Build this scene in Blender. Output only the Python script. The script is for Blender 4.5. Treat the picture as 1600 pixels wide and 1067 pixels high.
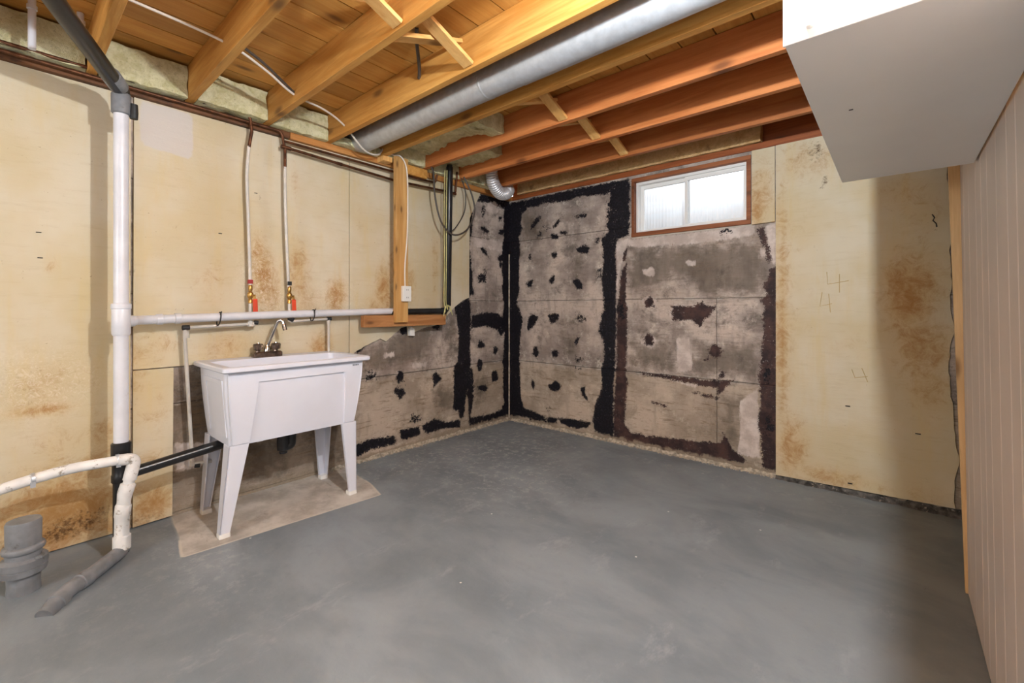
import bpy, bmesh, math, random
import numpy as np
from mathutils import Vector, noise as mnoise

for o in list(bpy.data.objects):
    bpy.data.objects.remove(o, do_unlink=True)
scene = bpy.context.scene
COL = scene.collection

# ------------------------------------------------------------------ camera
cam_d = bpy.data.cameras.new('camera')
cam_d.sensor_width = 36.0
cam_d.lens = 692.0 / 1600.0 * 36.0
cam_d.shift_y = -51.5 / 1600.0
cam_d.clip_start = 0.05
cam_o = bpy.data.objects.new('camera', cam_d)
COL.objects.link(cam_o)
cam_o.location = (3.0436, -3.5196, 1.17)
cam_o.rotation_euler = (math.radians(90), 0, 0.713)
scene.camera = cam_o

# ------------------------------------------------------------------ world: overcast sky, reaches the room only through the window
w = bpy.data.worlds.new('sky'); scene.world = w
w.use_nodes = True
bg = w.node_tree.nodes['Background']
bg.inputs[0].default_value = (0.94, 0.97, 1.0, 1); bg.inputs[1].default_value = 2.2

# ------------------------------------------------------------------ lamps: one bare bulb in front of the boxed duct, two unseen fill lights added further back
def point_lamp(name, loc, power, radius, col):
    d = bpy.data.lights.new(name, 'POINT'); d.energy = power; d.shadow_soft_size = radius; d.color = col
    o = bpy.data.objects.new(name, d); o.location = loc; COL.objects.link(o)
point_lamp('ceiling_bulb', (2.845, -2.62, 2.20), 84, 0.03, (0.91, 0.96, 1.0))
point_lamp('back_fill', (1.6, -5.9, 1.6), 78, 0.5, (0.88, 0.945, 1.0))
point_lamp('side_fill', (4.7, -4.6, 1.8), 40, 0.5, (0.88, 0.945, 1.0))

scene.view_settings.view_transform = 'Standard'
scene.view_settings.look = 'None'
scene.view_settings.gamma = 1.0
scene.view_settings.use_curve_mapping = False
scene.view_settings.exposure = 0.82

random.seed(11)
rng = np.random.default_rng(3)

# ------------------------------------------------------------------ surveyed outlines, metres on the wall planes (along the wall, height)
TAR_B = [[(0.005,2.278),(0.184,2.243),(0.21,2.179),(0.14,2.148),(0.122,2.055),(0.149,1.998),(0.096,1.908),(0.114,1.77),(0.096,1.662),(0.096,1.32),(0.069,1.266),(0.096,1.156),(0.122,1.04),(0.005,1.038)],[(0.015,2.276),(0.515,2.286),(0.957,2.286),(1.331,2.274),(1.331,2.207),(1.156,2.226),(1.13,2.184),(0.957,2.196),(0.816,2.207),(0.699,2.189),(0.515,2.198),(0.403,2.209),(0.337,2.187),(0.201,2.2),(0.078,2.198)],[(1.143,2.24),(1.331,2.263),(1.328,1.903),(1.318,1.791),(1.257,1.786),(1.213,1.779),(1.194,1.654),(1.207,1.492),(1.201,1.262),(1.207,1.06),(1.091,1.058),(1.078,1.264),(1.058,1.429),(1.078,1.593),(1.071,1.688),(1.058,1.795),(1.13,1.846),(1.111,1.918),(1.156,2.029),(1.13,2.103),(1.156,2.168)],[(0.261,1.971),(0.253,2.012),(0.337,2.081),(0.383,2.098),(0.378,2.062),(0.32,2.004)],[(0.518,1.943),(0.531,1.978),(0.585,2.022),(0.612,2.034),(0.601,1.988),(0.554,1.956)],[(0.908,2.024),(0.898,2.012),(0.859,2.006),(0.81,2.01),(0.781,2.023),(0.775,2.038),(0.819,2.041),(0.853,2.045),(0.899,2.039)],[(0.596,1.862),(0.589,1.841),(0.553,1.843),(0.523,1.845),(0.508,1.863),(0.501,1.882),(0.522,1.896),(0.553,1.888),(0.578,1.88)],[(0.699,1.888),(0.7,1.876),(0.664,1.874),(0.633,1.884),(0.599,1.893),(0.614,1.903),(0.627,1.912),(0.661,1.906),(0.684,1.898)],[(0.78,1.713),(0.816,1.746),(0.887,1.752),(0.936,1.723),(0.929,1.688),(0.887,1.667),(0.831,1.686)],[(1.041,1.779),(1.031,1.767),(1.021,1.76),(1.005,1.757),(0.996,1.774),(1.001,1.791),(1.006,1.808),(1.021,1.806),(1.034,1.797)],[(0.496,1.718),(0.57,1.715),(0.578,1.686),(0.539,1.65),(0.515,1.678)],[(0.258,1.697),(0.259,1.672),(0.247,1.663),(0.235,1.665),(0.226,1.687),(0.231,1.71),(0.237,1.725),(0.247,1.725),(0.254,1.715)],[(0.184,1.419),(0.227,1.451),(0.278,1.467),(0.27,1.41),(0.249,1.377)],[(0.54,1.439),(0.528,1.416),(0.505,1.402),(0.493,1.422),(0.478,1.44),(0.493,1.467),(0.513,1.482),(0.539,1.49),(0.549,1.465)],[(0.751,1.436),(0.802,1.453),(0.859,1.401),(0.862,1.352),(0.809,1.348),(0.773,1.392)],[(0.201,0.968),(0.227,1.082),(0.295,1.116),(0.362,1.084),(0.329,1.037),(0.27,0.97),(0.21,0.948)],[(0.468,1.105),(0.547,1.131),(0.596,1.112),(0.593,1.062),(0.523,1.015),(0.491,1.041)],[(0.761,0.866),(0.831,0.906),(0.816,0.851),(0.799,0.819)],[(0.357,0.735),(0.351,0.702),(0.328,0.677),(0.304,0.696),(0.273,0.708),(0.29,0.745),(0.298,0.782),(0.328,0.792),(0.344,0.76)],[(0.507,0.758),(0.562,0.774),(0.601,0.744),(0.578,0.698),(0.531,0.701)],[(0.305,0.407),(0.295,0.373),(0.283,0.348),(0.269,0.366),(0.261,0.387),(0.259,0.417),(0.264,0.46),(0.282,0.45),(0.299,0.445)],[(0.623,0.423),(0.605,0.383),(0.554,0.369),(0.512,0.37),(0.479,0.389),(0.471,0.425),(0.516,0.447),(0.556,0.471),(0.601,0.457)],[(0.838,0.442),(0.894,0.454),(0.887,0.405),(0.926,0.323),(0.88,0.344),(0.845,0.394)],[(0.005,1.19),(0.096,1.19),(0.149,1.047),(0.114,0.869),(0.105,0.637),(0.114,0.392),(0.122,0.257),(0.166,0.141),(0.287,0.132),(0.403,0.11),(0.435,0.089),(0.354,0.037),(0.236,0.057),(0.114,0.058),(0.005,0.02)],[(0.578,0.112),(0.729,0.131),(0.943,0.135),(0.929,0.091),(0.816,0.047),(0.699,0.051),(0.624,0.069)],[(0.583,0.088),(0.551,0.065),(0.527,0.039),(0.491,0.049),(0.463,0.057),(0.456,0.079),(0.48,0.106),(0.525,0.109),(0.569,0.111)],[(1.091,1.187),(1.207,1.187),(1.194,0.639),(1.175,0.487),(1.182,0.019),(1.091,0.037),(0.998,0.061),(0.963,0.139),(0.998,0.323),(1.051,0.425),(1.065,0.521),(1.051,0.614),(1.091,0.735),(1.078,0.887),(1.031,0.968),(1.058,1.087)],[(-0.1,0.02),(0.093,0.02),(0.083,0.118),(0.087,0.18),(0.06,0.25),(0.062,0.296),(0.082,0.357),(0.058,0.419),(0.077,0.52),(0.057,0.563),(0.069,0.613),(0.093,0.722),(0.064,0.811),(0.069,0.885),(0.055,0.952),(0.088,1.038),(0.059,1.136),(0.062,1.219),(0.073,1.316),(0.087,1.431),(0.068,1.48),(0.073,1.593),(0.073,1.668),(0.092,1.77),(0.094,1.852),(0.059,1.94),(0.072,2.045),(0.094,2.089),(0.078,2.132),(0.09,2.21),(0.075,2.28),(-0.1,2.28)]]
SPK_B = [[(0.919,1.079),(0.896,1.051),(0.856,1.035),(0.813,1.042),(0.789,1.064),(0.787,1.091),(0.805,1.123),(0.86,1.136),(0.892,1.105)],[(0.866,0.695),(0.873,0.665),(0.839,0.654),(0.809,0.658),(0.793,0.677),(0.786,0.703),(0.804,0.729),(0.838,0.73),(0.864,0.719)],[(0.859,0.609),(0.865,0.594),(0.823,0.59),(0.789,0.585),(0.757,0.592),(0.774,0.607),(0.786,0.622),(0.827,0.631),(0.859,0.623)],[(0.413,1.888),(0.394,1.871),(0.377,1.857),(0.354,1.867),(0.328,1.882),(0.337,1.907),(0.351,1.926),(0.378,1.936),(0.404,1.916)],[(0.49,1.954),(0.469,1.945),(0.443,1.941),(0.41,1.945),(0.393,1.959),(0.397,1.972),(0.414,1.98),(0.442,1.976),(0.468,1.969)],[(1.071,1.499),(1.063,1.457),(1.043,1.443),(1.024,1.454),(1.014,1.485),(1.017,1.518),(1.026,1.545),(1.043,1.562),(1.062,1.541)],[(1.317,2.175),(1.31,2.13),(1.24,2.117),(1.161,2.141),(1.111,2.187),(1.106,2.237),(1.169,2.253),(1.24,2.258),(1.292,2.216)],[(0.58,0.087),(0.557,0.049),(0.437,0.011),(0.319,0.005),(0.189,0.002),(0.214,0.045),(0.307,0.087),(0.427,0.099),(0.543,0.113)],[(2.399,0.711),(2.397,0.665),(2.372,0.644),(2.343,0.64),(2.326,0.68),(2.323,0.73),(2.347,0.759),(2.372,0.778),(2.398,0.758)],[(1.184,1.955),(1.169,1.86),(1.15,1.774),(1.122,1.798),(1.106,1.905),(1.101,2.035),(1.121,2.135),(1.149,2.122),(1.171,2.063)],[(1.296,1.158),(1.298,1.088),(1.267,1.045),(1.234,1.076),(1.209,1.122),(1.209,1.195),(1.231,1.251),(1.264,1.238),(1.297,1.228)],[(0.497,0.19),(0.493,0.174),(0.479,0.166),(0.464,0.165),(0.453,0.175),(0.455,0.191),(0.464,0.205),(0.478,0.204),(0.489,0.2)],[(2.418,0.363),(2.412,0.302),(2.386,0.283),(2.359,0.27),(2.342,0.318),(2.352,0.376),(2.361,0.429),(2.386,0.433),(2.404,0.406)],[(2.139,1.736),(2.131,1.718),(2.096,1.713),(2.06,1.72),(2.04,1.739),(2.028,1.761),(2.057,1.773),(2.099,1.776),(2.137,1.759)]]
BRN_B = [[(1.211,1.187),(1.309,1.187),(1.306,0.841),(1.294,0.614),(1.312,0.548),(1.294,0.387),(1.282,0.181),(1.343,0.112),(1.432,0.123),(1.432,0.024),(1.171,0.006),(1.182,0.372),(1.201,0.582),(1.207,0.836)],[(1.251,1.49),(1.306,1.577),(1.3,1.464),(1.294,1.26),(1.309,1.062),(1.213,1.06),(1.226,1.261)],[(1.269,1.648),(1.312,1.712),(1.294,1.589),(1.263,1.569)],[(2.355,1.185),(2.432,1.185),(2.432,0.035),(2.339,0.036),(2.328,0.229),(2.307,0.344),(2.323,0.513),(2.312,0.679),(2.328,0.823),(2.339,0.966)],[(2.383,1.448),(2.427,1.457),(2.427,1.087),(2.333,1.086),(2.353,1.188),(2.323,1.223),(2.363,1.279),(2.333,1.337),(2.368,1.37)],[(2.297,1.741),(2.343,1.747),(2.363,1.665),(2.395,1.515),(2.373,1.483),(2.348,1.599),(2.312,1.688)],[(1.159,0.044),(1.372,0.101),(1.735,0.139),(1.827,0.137),(2.061,0.17),(2.075,0.242),(2.153,0.133),(2.231,0.083),(2.22,0.044),(2.049,0.011),(1.953,0.008),(1.708,0.0),(1.527,0.016),(1.364,0.025),(1.175,0.017)],[(1.688,1.187),(2.025,1.186),(2.001,1.135),(1.953,1.116),(1.915,1.025),(1.88,1.05),(1.84,1.101),(1.722,1.1)],[(1.687,1.184),(1.79,1.197),(1.827,1.165),(1.925,1.221),(2.01,1.159),(1.96,1.091),(1.901,1.078),(1.7,1.074)],[(1.546,1.218),(1.547,1.18),(1.511,1.18),(1.482,1.177),(1.464,1.203),(1.462,1.235),(1.485,1.255),(1.514,1.275),(1.538,1.248)],[(1.544,0.904),(1.544,0.871),(1.512,0.863),(1.48,0.857),(1.463,0.885),(1.457,0.918),(1.476,0.953),(1.515,0.959),(1.541,0.934)],[(2.072,0.848),(2.057,0.815),(2.027,0.801),(1.999,0.809),(1.973,0.825),(1.973,0.859),(1.991,0.893),(2.029,0.902),(2.057,0.879)],[(1.98,0.785),(1.979,0.774),(1.967,0.773),(1.958,0.773),(1.949,0.778),(1.949,0.788),(1.958,0.794),(1.968,0.799),(1.979,0.796)],[(2.095,0.675),(2.09,0.66),(2.076,0.653),(2.062,0.654),(2.045,0.66),(2.051,0.678),(2.058,0.696),(2.077,0.701),(2.092,0.691)],[(1.402,0.635),(1.667,0.633),(1.928,0.624),(2.153,0.644),(2.102,0.595),(2.078,0.555),(2.031,0.518),(2.037,0.575),(1.928,0.575),(1.654,0.601),(1.439,0.615)],[(1.814,0.533),(1.928,0.521),(2.049,0.507),(2.037,0.487),(1.928,0.5)],[(1.527,0.404),(1.654,0.388),(1.64,0.372),(1.527,0.388)]]
DRK_B = [[(1.317,1.691),(1.621,1.671),(2.019,1.671),(2.343,1.668),(2.363,1.393),(2.323,1.234),(1.901,1.252),(1.852,1.354),(1.777,1.395),(1.648,1.387),(1.441,1.328),(1.317,1.303)],[(2.042,1.529),(2.143,1.534),(2.148,1.45),(2.109,1.405),(2.053,1.444)],[(2.063,0.528),(2.198,0.509),(2.187,0.275),(2.153,0.096),(2.067,0.078)],[(1.318,0.893),(1.708,0.912),(1.722,0.672),(1.318,0.635)],[(1.852,0.919),(2.318,0.929),(2.318,0.667),(1.852,0.658)],[(0.114,2.179),(0.219,2.177),(0.483,1.893),(0.354,1.842),(0.114,1.879)],[(0.758,1.69),(0.873,1.668),(0.845,1.463),(0.758,1.516)],[(0.639,0.905),(0.816,0.912),(0.787,0.664),(0.669,0.655)]]
PLS_B = [[(1.317,1.761),(1.713,1.766),(2.065,1.763),(2.287,1.777),(2.294,1.696),(2.087,1.676),(2.019,1.677),(1.852,1.668),(1.621,1.677),(1.426,1.679),(1.317,1.703)],[(1.207,1.757),(1.325,1.779),(1.294,1.669),(1.257,1.558),(1.226,1.422),(1.213,1.262),(1.201,1.262),(1.201,1.608)],[(2.348,1.758),(2.422,1.766),(2.422,1.457),(2.388,1.505),(2.358,1.666)],[(1.88,1.522),(1.883,1.5),(1.848,1.496),(1.817,1.502),(1.8,1.518),(1.786,1.54),(1.817,1.551),(1.847,1.549),(1.874,1.54)],[(1.561,1.47),(1.56,1.44),(1.522,1.429),(1.484,1.439),(1.447,1.459),(1.446,1.494),(1.488,1.505),(1.522,1.517),(1.552,1.497)],[(1.576,1.218),(1.556,1.171),(1.514,1.162),(1.477,1.168),(1.457,1.2),(1.434,1.247),(1.477,1.27),(1.515,1.286),(1.55,1.259)],[(1.58,0.906),(1.561,0.865),(1.519,0.838),(1.476,0.858),(1.43,0.876),(1.445,0.918),(1.469,0.954),(1.517,0.957),(1.554,0.939)],[(1.811,1.152),(1.793,1.115),(1.751,1.097),(1.699,1.094),(1.667,1.13),(1.685,1.168),(1.707,1.198),(1.751,1.21),(1.804,1.198)],[(1.722,0.939),(1.84,0.944),(1.852,0.684),(1.735,0.66)],[(2.187,0.495),(2.307,0.607),(2.318,0.346),(2.328,0.111),(2.165,0.099),(2.187,0.275)],[(1.667,0.606),(1.903,0.585),(1.878,0.556),(1.695,0.589)],[(2.357,1.552),(2.349,1.525),(2.336,1.521),(2.321,1.513),(2.314,1.542),(2.312,1.571),(2.321,1.596),(2.337,1.599),(2.349,1.58)]]
TAR_L = [[(-0.026,2.25),(0.075,2.31),(0.084,1.311),(-0.044,1.308),(-0.017,1.519),(-0.008,1.76),(0.01,2.003),(-0.035,2.116),(-0.044,2.211)],[(-0.433,2.296),(0.075,2.31),(0.01,2.232),(-0.116,2.21),(-0.22,2.262),(-0.336,2.224),(-0.48,2.215)],[(-0.587,2.086),(-0.538,2.094),(-0.544,1.95),(-0.572,1.771),(-0.556,1.62),(-0.534,1.489),(-0.523,1.297),(-0.587,1.296)],[(-0.445,1.964),(-0.385,1.983),(-0.303,1.943),(-0.32,1.924),(-0.377,1.922)],[(-0.107,2.105),(-0.121,2.086),(-0.137,2.074),(-0.159,2.069),(-0.166,2.088),(-0.167,2.105),(-0.159,2.126),(-0.138,2.123),(-0.116,2.125)],[(-0.058,1.97),(-0.076,1.946),(-0.107,1.934),(-0.145,1.926),(-0.174,1.941),(-0.157,1.966),(-0.142,1.987),(-0.106,1.997),(-0.075,1.989)],[(-0.425,1.759),(-0.393,1.779),(-0.344,1.75),(-0.3,1.669),(-0.336,1.694),(-0.393,1.717)],[(-0.075,1.694),(-0.092,1.672),(-0.119,1.652),(-0.163,1.649),(-0.174,1.675),(-0.178,1.696),(-0.163,1.723),(-0.118,1.732),(-0.081,1.719)],[(-0.112,1.626),(-0.11,1.605),(-0.125,1.59),(-0.144,1.593),(-0.153,1.612),(-0.147,1.631),(-0.143,1.652),(-0.126,1.649),(-0.111,1.645)],[(-0.05,1.46),(0.071,1.466),(0.071,-0.0),(-0.024,0.021),(-0.037,0.465),(-0.024,0.923)],[(-0.774,1.186),(-0.582,1.283),(-0.56,1.138),(-0.571,0.784),(-0.56,0.621),(-0.582,0.527),(-0.604,0.402),(-0.626,0.309),(-0.648,0.153),(-0.701,0.132),(-0.722,0.214),(-0.785,0.241),(-0.774,0.642),(-0.733,0.67),(-0.722,0.951),(-0.754,1.108)],[(-0.604,0.626),(-0.538,0.587),(-0.515,0.454),(-0.549,0.378),(-0.522,0.293),(-0.56,0.154),(-0.582,0.037),(-0.598,0.305)],[(-0.582,1.435),(-0.531,1.438),(-0.545,1.332),(-0.582,1.267)],[(-0.554,1.105),(-0.34,1.133),(-0.193,1.124),(-0.05,1.065),(-0.037,1.029),(-0.077,0.925),(-0.129,0.875),(-0.193,0.955),(-0.364,0.995),(-0.549,0.976)],[(-0.365,0.811),(-0.383,0.781),(-0.416,0.779),(-0.445,0.782),(-0.477,0.801),(-0.461,0.829),(-0.449,0.855),(-0.415,0.855),(-0.392,0.836)],[(-0.18,0.739),(-0.199,0.72),(-0.217,0.708),(-0.241,0.71),(-0.253,0.733),(-0.252,0.756),(-0.243,0.781),(-0.215,0.788),(-0.187,0.771)],[(-0.402,0.614),(-0.406,0.57),(-0.429,0.553),(-0.455,0.555),(-0.471,0.597),(-0.479,0.651),(-0.453,0.677),(-0.43,0.673),(-0.402,0.664)],[(-0.17,0.48),(-0.172,0.44),(-0.208,0.427),(-0.251,0.43),(-0.271,0.471),(-0.273,0.512),(-0.243,0.532),(-0.208,0.542),(-0.179,0.514)],[(-0.325,0.372),(-0.348,0.352),(-0.39,0.352),(-0.429,0.36),(-0.458,0.379),(-0.468,0.404),(-0.428,0.411),(-0.387,0.417),(-0.345,0.398)],[(-1.33,0.606),(-1.329,0.575),(-1.357,0.574),(-1.379,0.58),(-1.401,0.599),(-1.395,0.627),(-1.385,0.657),(-1.355,0.652),(-1.334,0.633)],[(-1.419,0.493),(-1.403,0.525),(-1.329,0.508),(-1.308,0.463),(-1.362,0.423)],[(-1.024,0.578),(-0.983,0.613),(-0.915,0.528),(-0.983,0.498),(-1.011,0.472)],[(-1.767,0.137),(-1.633,0.158),(-1.435,0.134),(-1.395,0.098),(-1.419,0.063),(-1.574,0.079),(-1.662,0.074),(-1.767,0.036)],[(-1.37,0.169),(-1.166,0.162),(-1.157,0.088),(-1.338,0.078),(-1.37,0.127)],[(-1.14,0.164),(-1.001,0.196),(-0.866,0.14),(-0.701,0.132),(-0.691,0.051),(-0.925,0.091),(-1.076,0.074),(-1.131,0.126)],[(-0.593,0.127),(-0.292,0.105),(-0.037,0.13),(-0.024,0.03),(-0.292,0.037),(-0.571,0.03)],[(-1.374,1.015),(-1.287,1.027),(-1.294,0.953),(-1.362,0.953)],[(-0.929,1.004),(-0.955,0.989),(-0.974,0.972),(-1.001,0.985),(-1.019,0.998),(-1.035,1.02),(-1.007,1.035),(-0.975,1.032),(-0.953,1.021)],[(-1.781,0.829),(-1.697,0.877),(-1.712,0.843)],[(0.06,0.02),(-0.114,0.02),(-0.099,0.08),(-0.115,0.145),(-0.074,0.188),(-0.095,0.242),(-0.094,0.314),(-0.103,0.361),(-0.093,0.41),(-0.091,0.524),(-0.108,0.632),(-0.093,0.673),(-0.092,0.752),(-0.089,0.823),(-0.077,0.921),(-0.097,0.985),(-0.107,1.091),(-0.103,1.141),(-0.083,1.188),(-0.103,1.293),(-0.113,1.344),(-0.113,1.403),(-0.092,1.477),(-0.114,1.537),(-0.115,1.633),(-0.104,1.689),(-0.113,1.759),(-0.103,1.833),(-0.093,1.933),(-0.088,2.044),(-0.092,2.145),(-0.081,2.221),(-0.095,2.3),(0.06,2.3)]]
SPK_L = [[(-0.352,2.147),(-0.366,2.086),(-0.386,2.046),(-0.407,2.077),(-0.425,2.104),(-0.422,2.162),(-0.407,2.202),(-0.388,2.218),(-0.366,2.202)],[(-0.325,1.478),(-0.34,1.429),(-0.382,1.41),(-0.434,1.394),(-0.464,1.442),(-0.469,1.501),(-0.428,1.539),(-0.378,1.566),(-0.337,1.529)],[(-1.584,0.642),(-1.599,0.608),(-1.636,0.589),(-1.675,0.609),(-1.692,0.64),(-1.691,0.669),(-1.673,0.692),(-1.639,0.69),(-1.593,0.684)],[(-1.31,0.569),(-1.317,0.532),(-1.355,0.535),(-1.388,0.534),(-1.419,0.562),(-1.413,0.6),(-1.387,0.621),(-1.353,0.624),(-1.329,0.598)],[(-0.501,0.387),(-0.517,0.315),(-0.558,0.269),(-0.61,0.292),(-0.661,0.356),(-0.636,0.444),(-0.608,0.506),(-0.558,0.515),(-0.517,0.464)],[(-1.142,0.215),(-1.157,0.195),(-1.19,0.185),(-1.227,0.204),(-1.274,0.224),(-1.259,0.25),(-1.24,0.275),(-1.189,0.267),(-1.147,0.244)],[(-0.033,0.005),(-0.05,-0.03),(-0.256,0.009),(-0.424,0.036),(-0.498,0.079),(-0.537,0.117),(-0.428,0.124),(-0.255,0.087),(-0.121,0.049)],[(-1.486,0.065),(-1.505,0.045),(-1.595,0.057),(-1.695,0.08),(-1.799,0.122),(-1.759,0.142),(-1.692,0.146),(-1.59,0.13),(-1.502,0.093)],[(0.014,2.245),(-0.013,2.216),(-0.083,2.2),(-0.141,2.192),(-0.197,2.196),(-0.208,2.22),(-0.151,2.247),(-0.081,2.26),(-0.004,2.268)]]
DRK_L = [[(-1.746,0.826),(-1.551,0.924),(-1.354,1.011),(-0.944,1.023),(-0.754,1.108),(-0.733,0.67),(-0.866,0.697),(-0.885,0.988),(-1.039,0.993),(-1.094,0.688),(-1.403,0.683),(-1.704,0.675)],[(-2.887,0.889),(-2.646,0.829),(-2.646,0.365),(-2.887,0.42)],[(-2.524,0.337),(-2.254,0.276),(-2.254,0.04),(-2.524,0.077)],[(-1.979,0.351),(-1.816,0.32),(-1.816,0.009),(-1.979,0.066)],[(-1.02,0.459),(-0.785,0.457),(-0.785,0.241),(-0.983,0.23)],[(-0.549,0.523),(-0.316,0.497),(-0.34,0.265),(-0.527,0.196)]]
PLS_L = [[(-1.513,0.822),(-1.419,0.821),(-1.419,0.774),(-1.521,0.769)],[(-1.253,0.717),(-1.094,0.703),(-1.113,0.661),(-1.253,0.661)],[(-1.353,0.643),(-1.358,0.633),(-1.372,0.622),(-1.395,0.631),(-1.403,0.643),(-1.41,0.657),(-1.399,0.67),(-1.373,0.666),(-1.355,0.656)],[(-2.875,0.417),(-2.646,0.365),(-2.646,0.249),(-2.875,0.236)],[(-0.118,2.222),(-0.148,2.183),(-0.207,2.13),(-0.306,2.134),(-0.393,2.148),(-0.341,2.2),(-0.299,2.24),(-0.217,2.256),(-0.131,2.26)],[(-0.526,1.864),(-0.026,1.878),(-0.026,1.758),(-0.526,1.765)]]
BOARD_D = [(-1.822,2.3),(-0.453,2.3),(-0.453,2.289),(-0.499,2.208),(-0.561,2.093),(-0.594,2.028),(-0.598,1.767),(-0.601,1.442),(-0.601,1.274),(-0.677,1.249),(-0.782,1.186),(-0.883,1.094),(-0.903,1.027),(-0.961,1.028),(-1.128,1.004),(-1.242,0.972),(-1.251,0.942),(-1.292,0.943),(-1.299,1.023),(-1.368,1.012),(-1.464,0.941),(-1.511,0.908),(-1.564,0.935),(-1.702,0.882),(-1.785,0.837),(-1.826,0.809),(-1.826,0.8),(-1.822,0.8)]
STAIN_L = [(-2.42,1.383,0.069,0.205,0.9),(-2.45,1.503,0.053,0.162,0.7),(-2.362,1.303,0.055,0.187,0.6),(-2.199,1.396,0.096,0.261,0.6),(-2.134,1.223,0.113,0.132,0.5),(-1.926,1.263,0.079,0.13,0.9),(-1.528,1.307,0.083,0.228,0.8),(-1.585,1.18,0.104,0.1,0.6),(-1.457,1.489,0.048,0.36,0.5),(-2.635,0.946,0.159,0.116,0.5),(-2.045,0.909,0.094,0.113,0.7),(-1.989,0.905,0.038,0.137,0.8),(-2.701,1.329,0.135,0.227,0.35),(-2.796,1.62,0.265,0.295,0.2),(-2.942,0.965,0.116,0.105,0.45),(-2.914,1.818,0.181,0.427,0.15),(-1.011,1.576,0.043,0.338,0.5),(-1.283,1.394,0.065,0.213,0.6),(-1.749,1.856,0.086,0.242,0.25),(-2.22,2.042,0.042,0.216,0.4),(-3.38,0.81,0.156,0.137,0.35),(-3.4,0.692,0.13,0.036,0.8),(-3.348,0.498,0.159,0.185,0.35),(-3.315,0.162,0.264,0.187,1.0),(-3.177,0.457,0.074,0.196,0.6),(-3.4,0.374,0.13,0.091,0.5),(-3.441,0.222,0.126,0.119,0.7),(-3.201,0.203,0.098,0.292,0.7),(-3.128,0.113,0.103,0.2,0.8),(-2.984,0.62,0.113,0.209,0.4),(-2.984,0.341,0.108,0.104,0.5),(-2.984,0.115,0.108,0.139,0.85),(-3.038,0.766,0.043,0.342,0.5),(-3.348,1.377,0.022,0.044,0.6),(-2.942,0.542,0.057,0.211,0.3),(-3.201,0.657,0.073,0.648,0.3)]
GRIME_L = [(-3.293,0.101,0.165,0.082,1.0),(-3.201,0.268,0.039,0.195,0.5),(-3.481,0.089,0.081,0.071,0.9),(-3.011,0.038,0.111,0.055,0.8),(-3.153,0.105,0.076,0.132,0.7),(-3.441,0.103,0.126,0.06,0.8),(-2.984,0.063,0.084,0.042,0.6),(-3.431,0.625,0.062,0.012,0.9),(-2.443,1.341,0.023,0.073,0.5),(-3.064,1.363,0.016,0.04,0.9)]
PEEL_L = [(-2.439,1.321,0.085,0.224,1),(-2.382,1.22,0.12,0.125,0.8),(-2.513,1.418,0.03,0.16,0.7),(-3.4,0.813,0.176,0.136,0.6),(-1.951,1.225,0.202,0.138,0.5)]
STAIN_B = [(2.527,1.437,0.16,1.423,0.25),(2.459,1.091,0.053,1.138,0.7),(2.508,0.226,0.109,0.26,0.7),(2.563,2.163,0.208,0.171,0.5),(3.105,1.253,0.136,0.264,0.9),(3.133,1.365,0.159,0.188,0.6),(3.16,1.735,0.107,0.298,0.4),(3.16,0.955,0.158,0.223,0.7),(3.105,1.856,0.162,0.151,0.4),(3.188,0.735,0.13,0.222,0.5),(2.737,0.088,0.311,0.074,0.6),(3.16,0.063,0.183,0.111,0.3),(2.343,1.987,0.071,0.27,0.6),(2.295,1.904,0.032,0.272,0.9),(2.669,2.14,0.134,0.126,0.4),(2.867,0.938,0.293,0.159,0.25),(3.214,1.177,0.104,0.439,0.4)]
GRIME_B = [(2.652,2.206,0.055,0.117,0.9),(2.563,2.24,0.106,0.034,0.6),(2.71,2.006,0.027,0.074,0.9),(2.669,1.931,0.028,0.059,0.6),(2.287,1.86,0.02,0.227,0.7),(2.527,2.205,0.036,0.06,0.5),(2.433,0.474,0.03,0.44,0.5),(2.563,0.087,0.106,0.034,0.7),(3.048,1.208,0.046,0.114,0.35),(3.119,1.29,0.055,0.037,0.3),(2.737,0.005,0.368,0.02,0.5)]
SLAB = [(-0.1,-2.885),(0.28,-2.921),(0.508,-2.96),(0.597,-1.957),(0.41,-1.905),(0.069,-1.861),(-0.1,-1.84)]
EDGE_E = [(3.267,1.965),(3.272,1.827),(3.277,1.718),(3.282,1.573),(3.274,1.495),(3.287,1.321),(3.277,1.242),(3.297,1.034),(3.285,0.997),(3.272,0.87),(3.277,0.745),(3.292,0.567),(3.303,0.389),(3.315,0.338),(3.303,0.246),(3.295,0.137),(3.3,0.049)]

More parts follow.
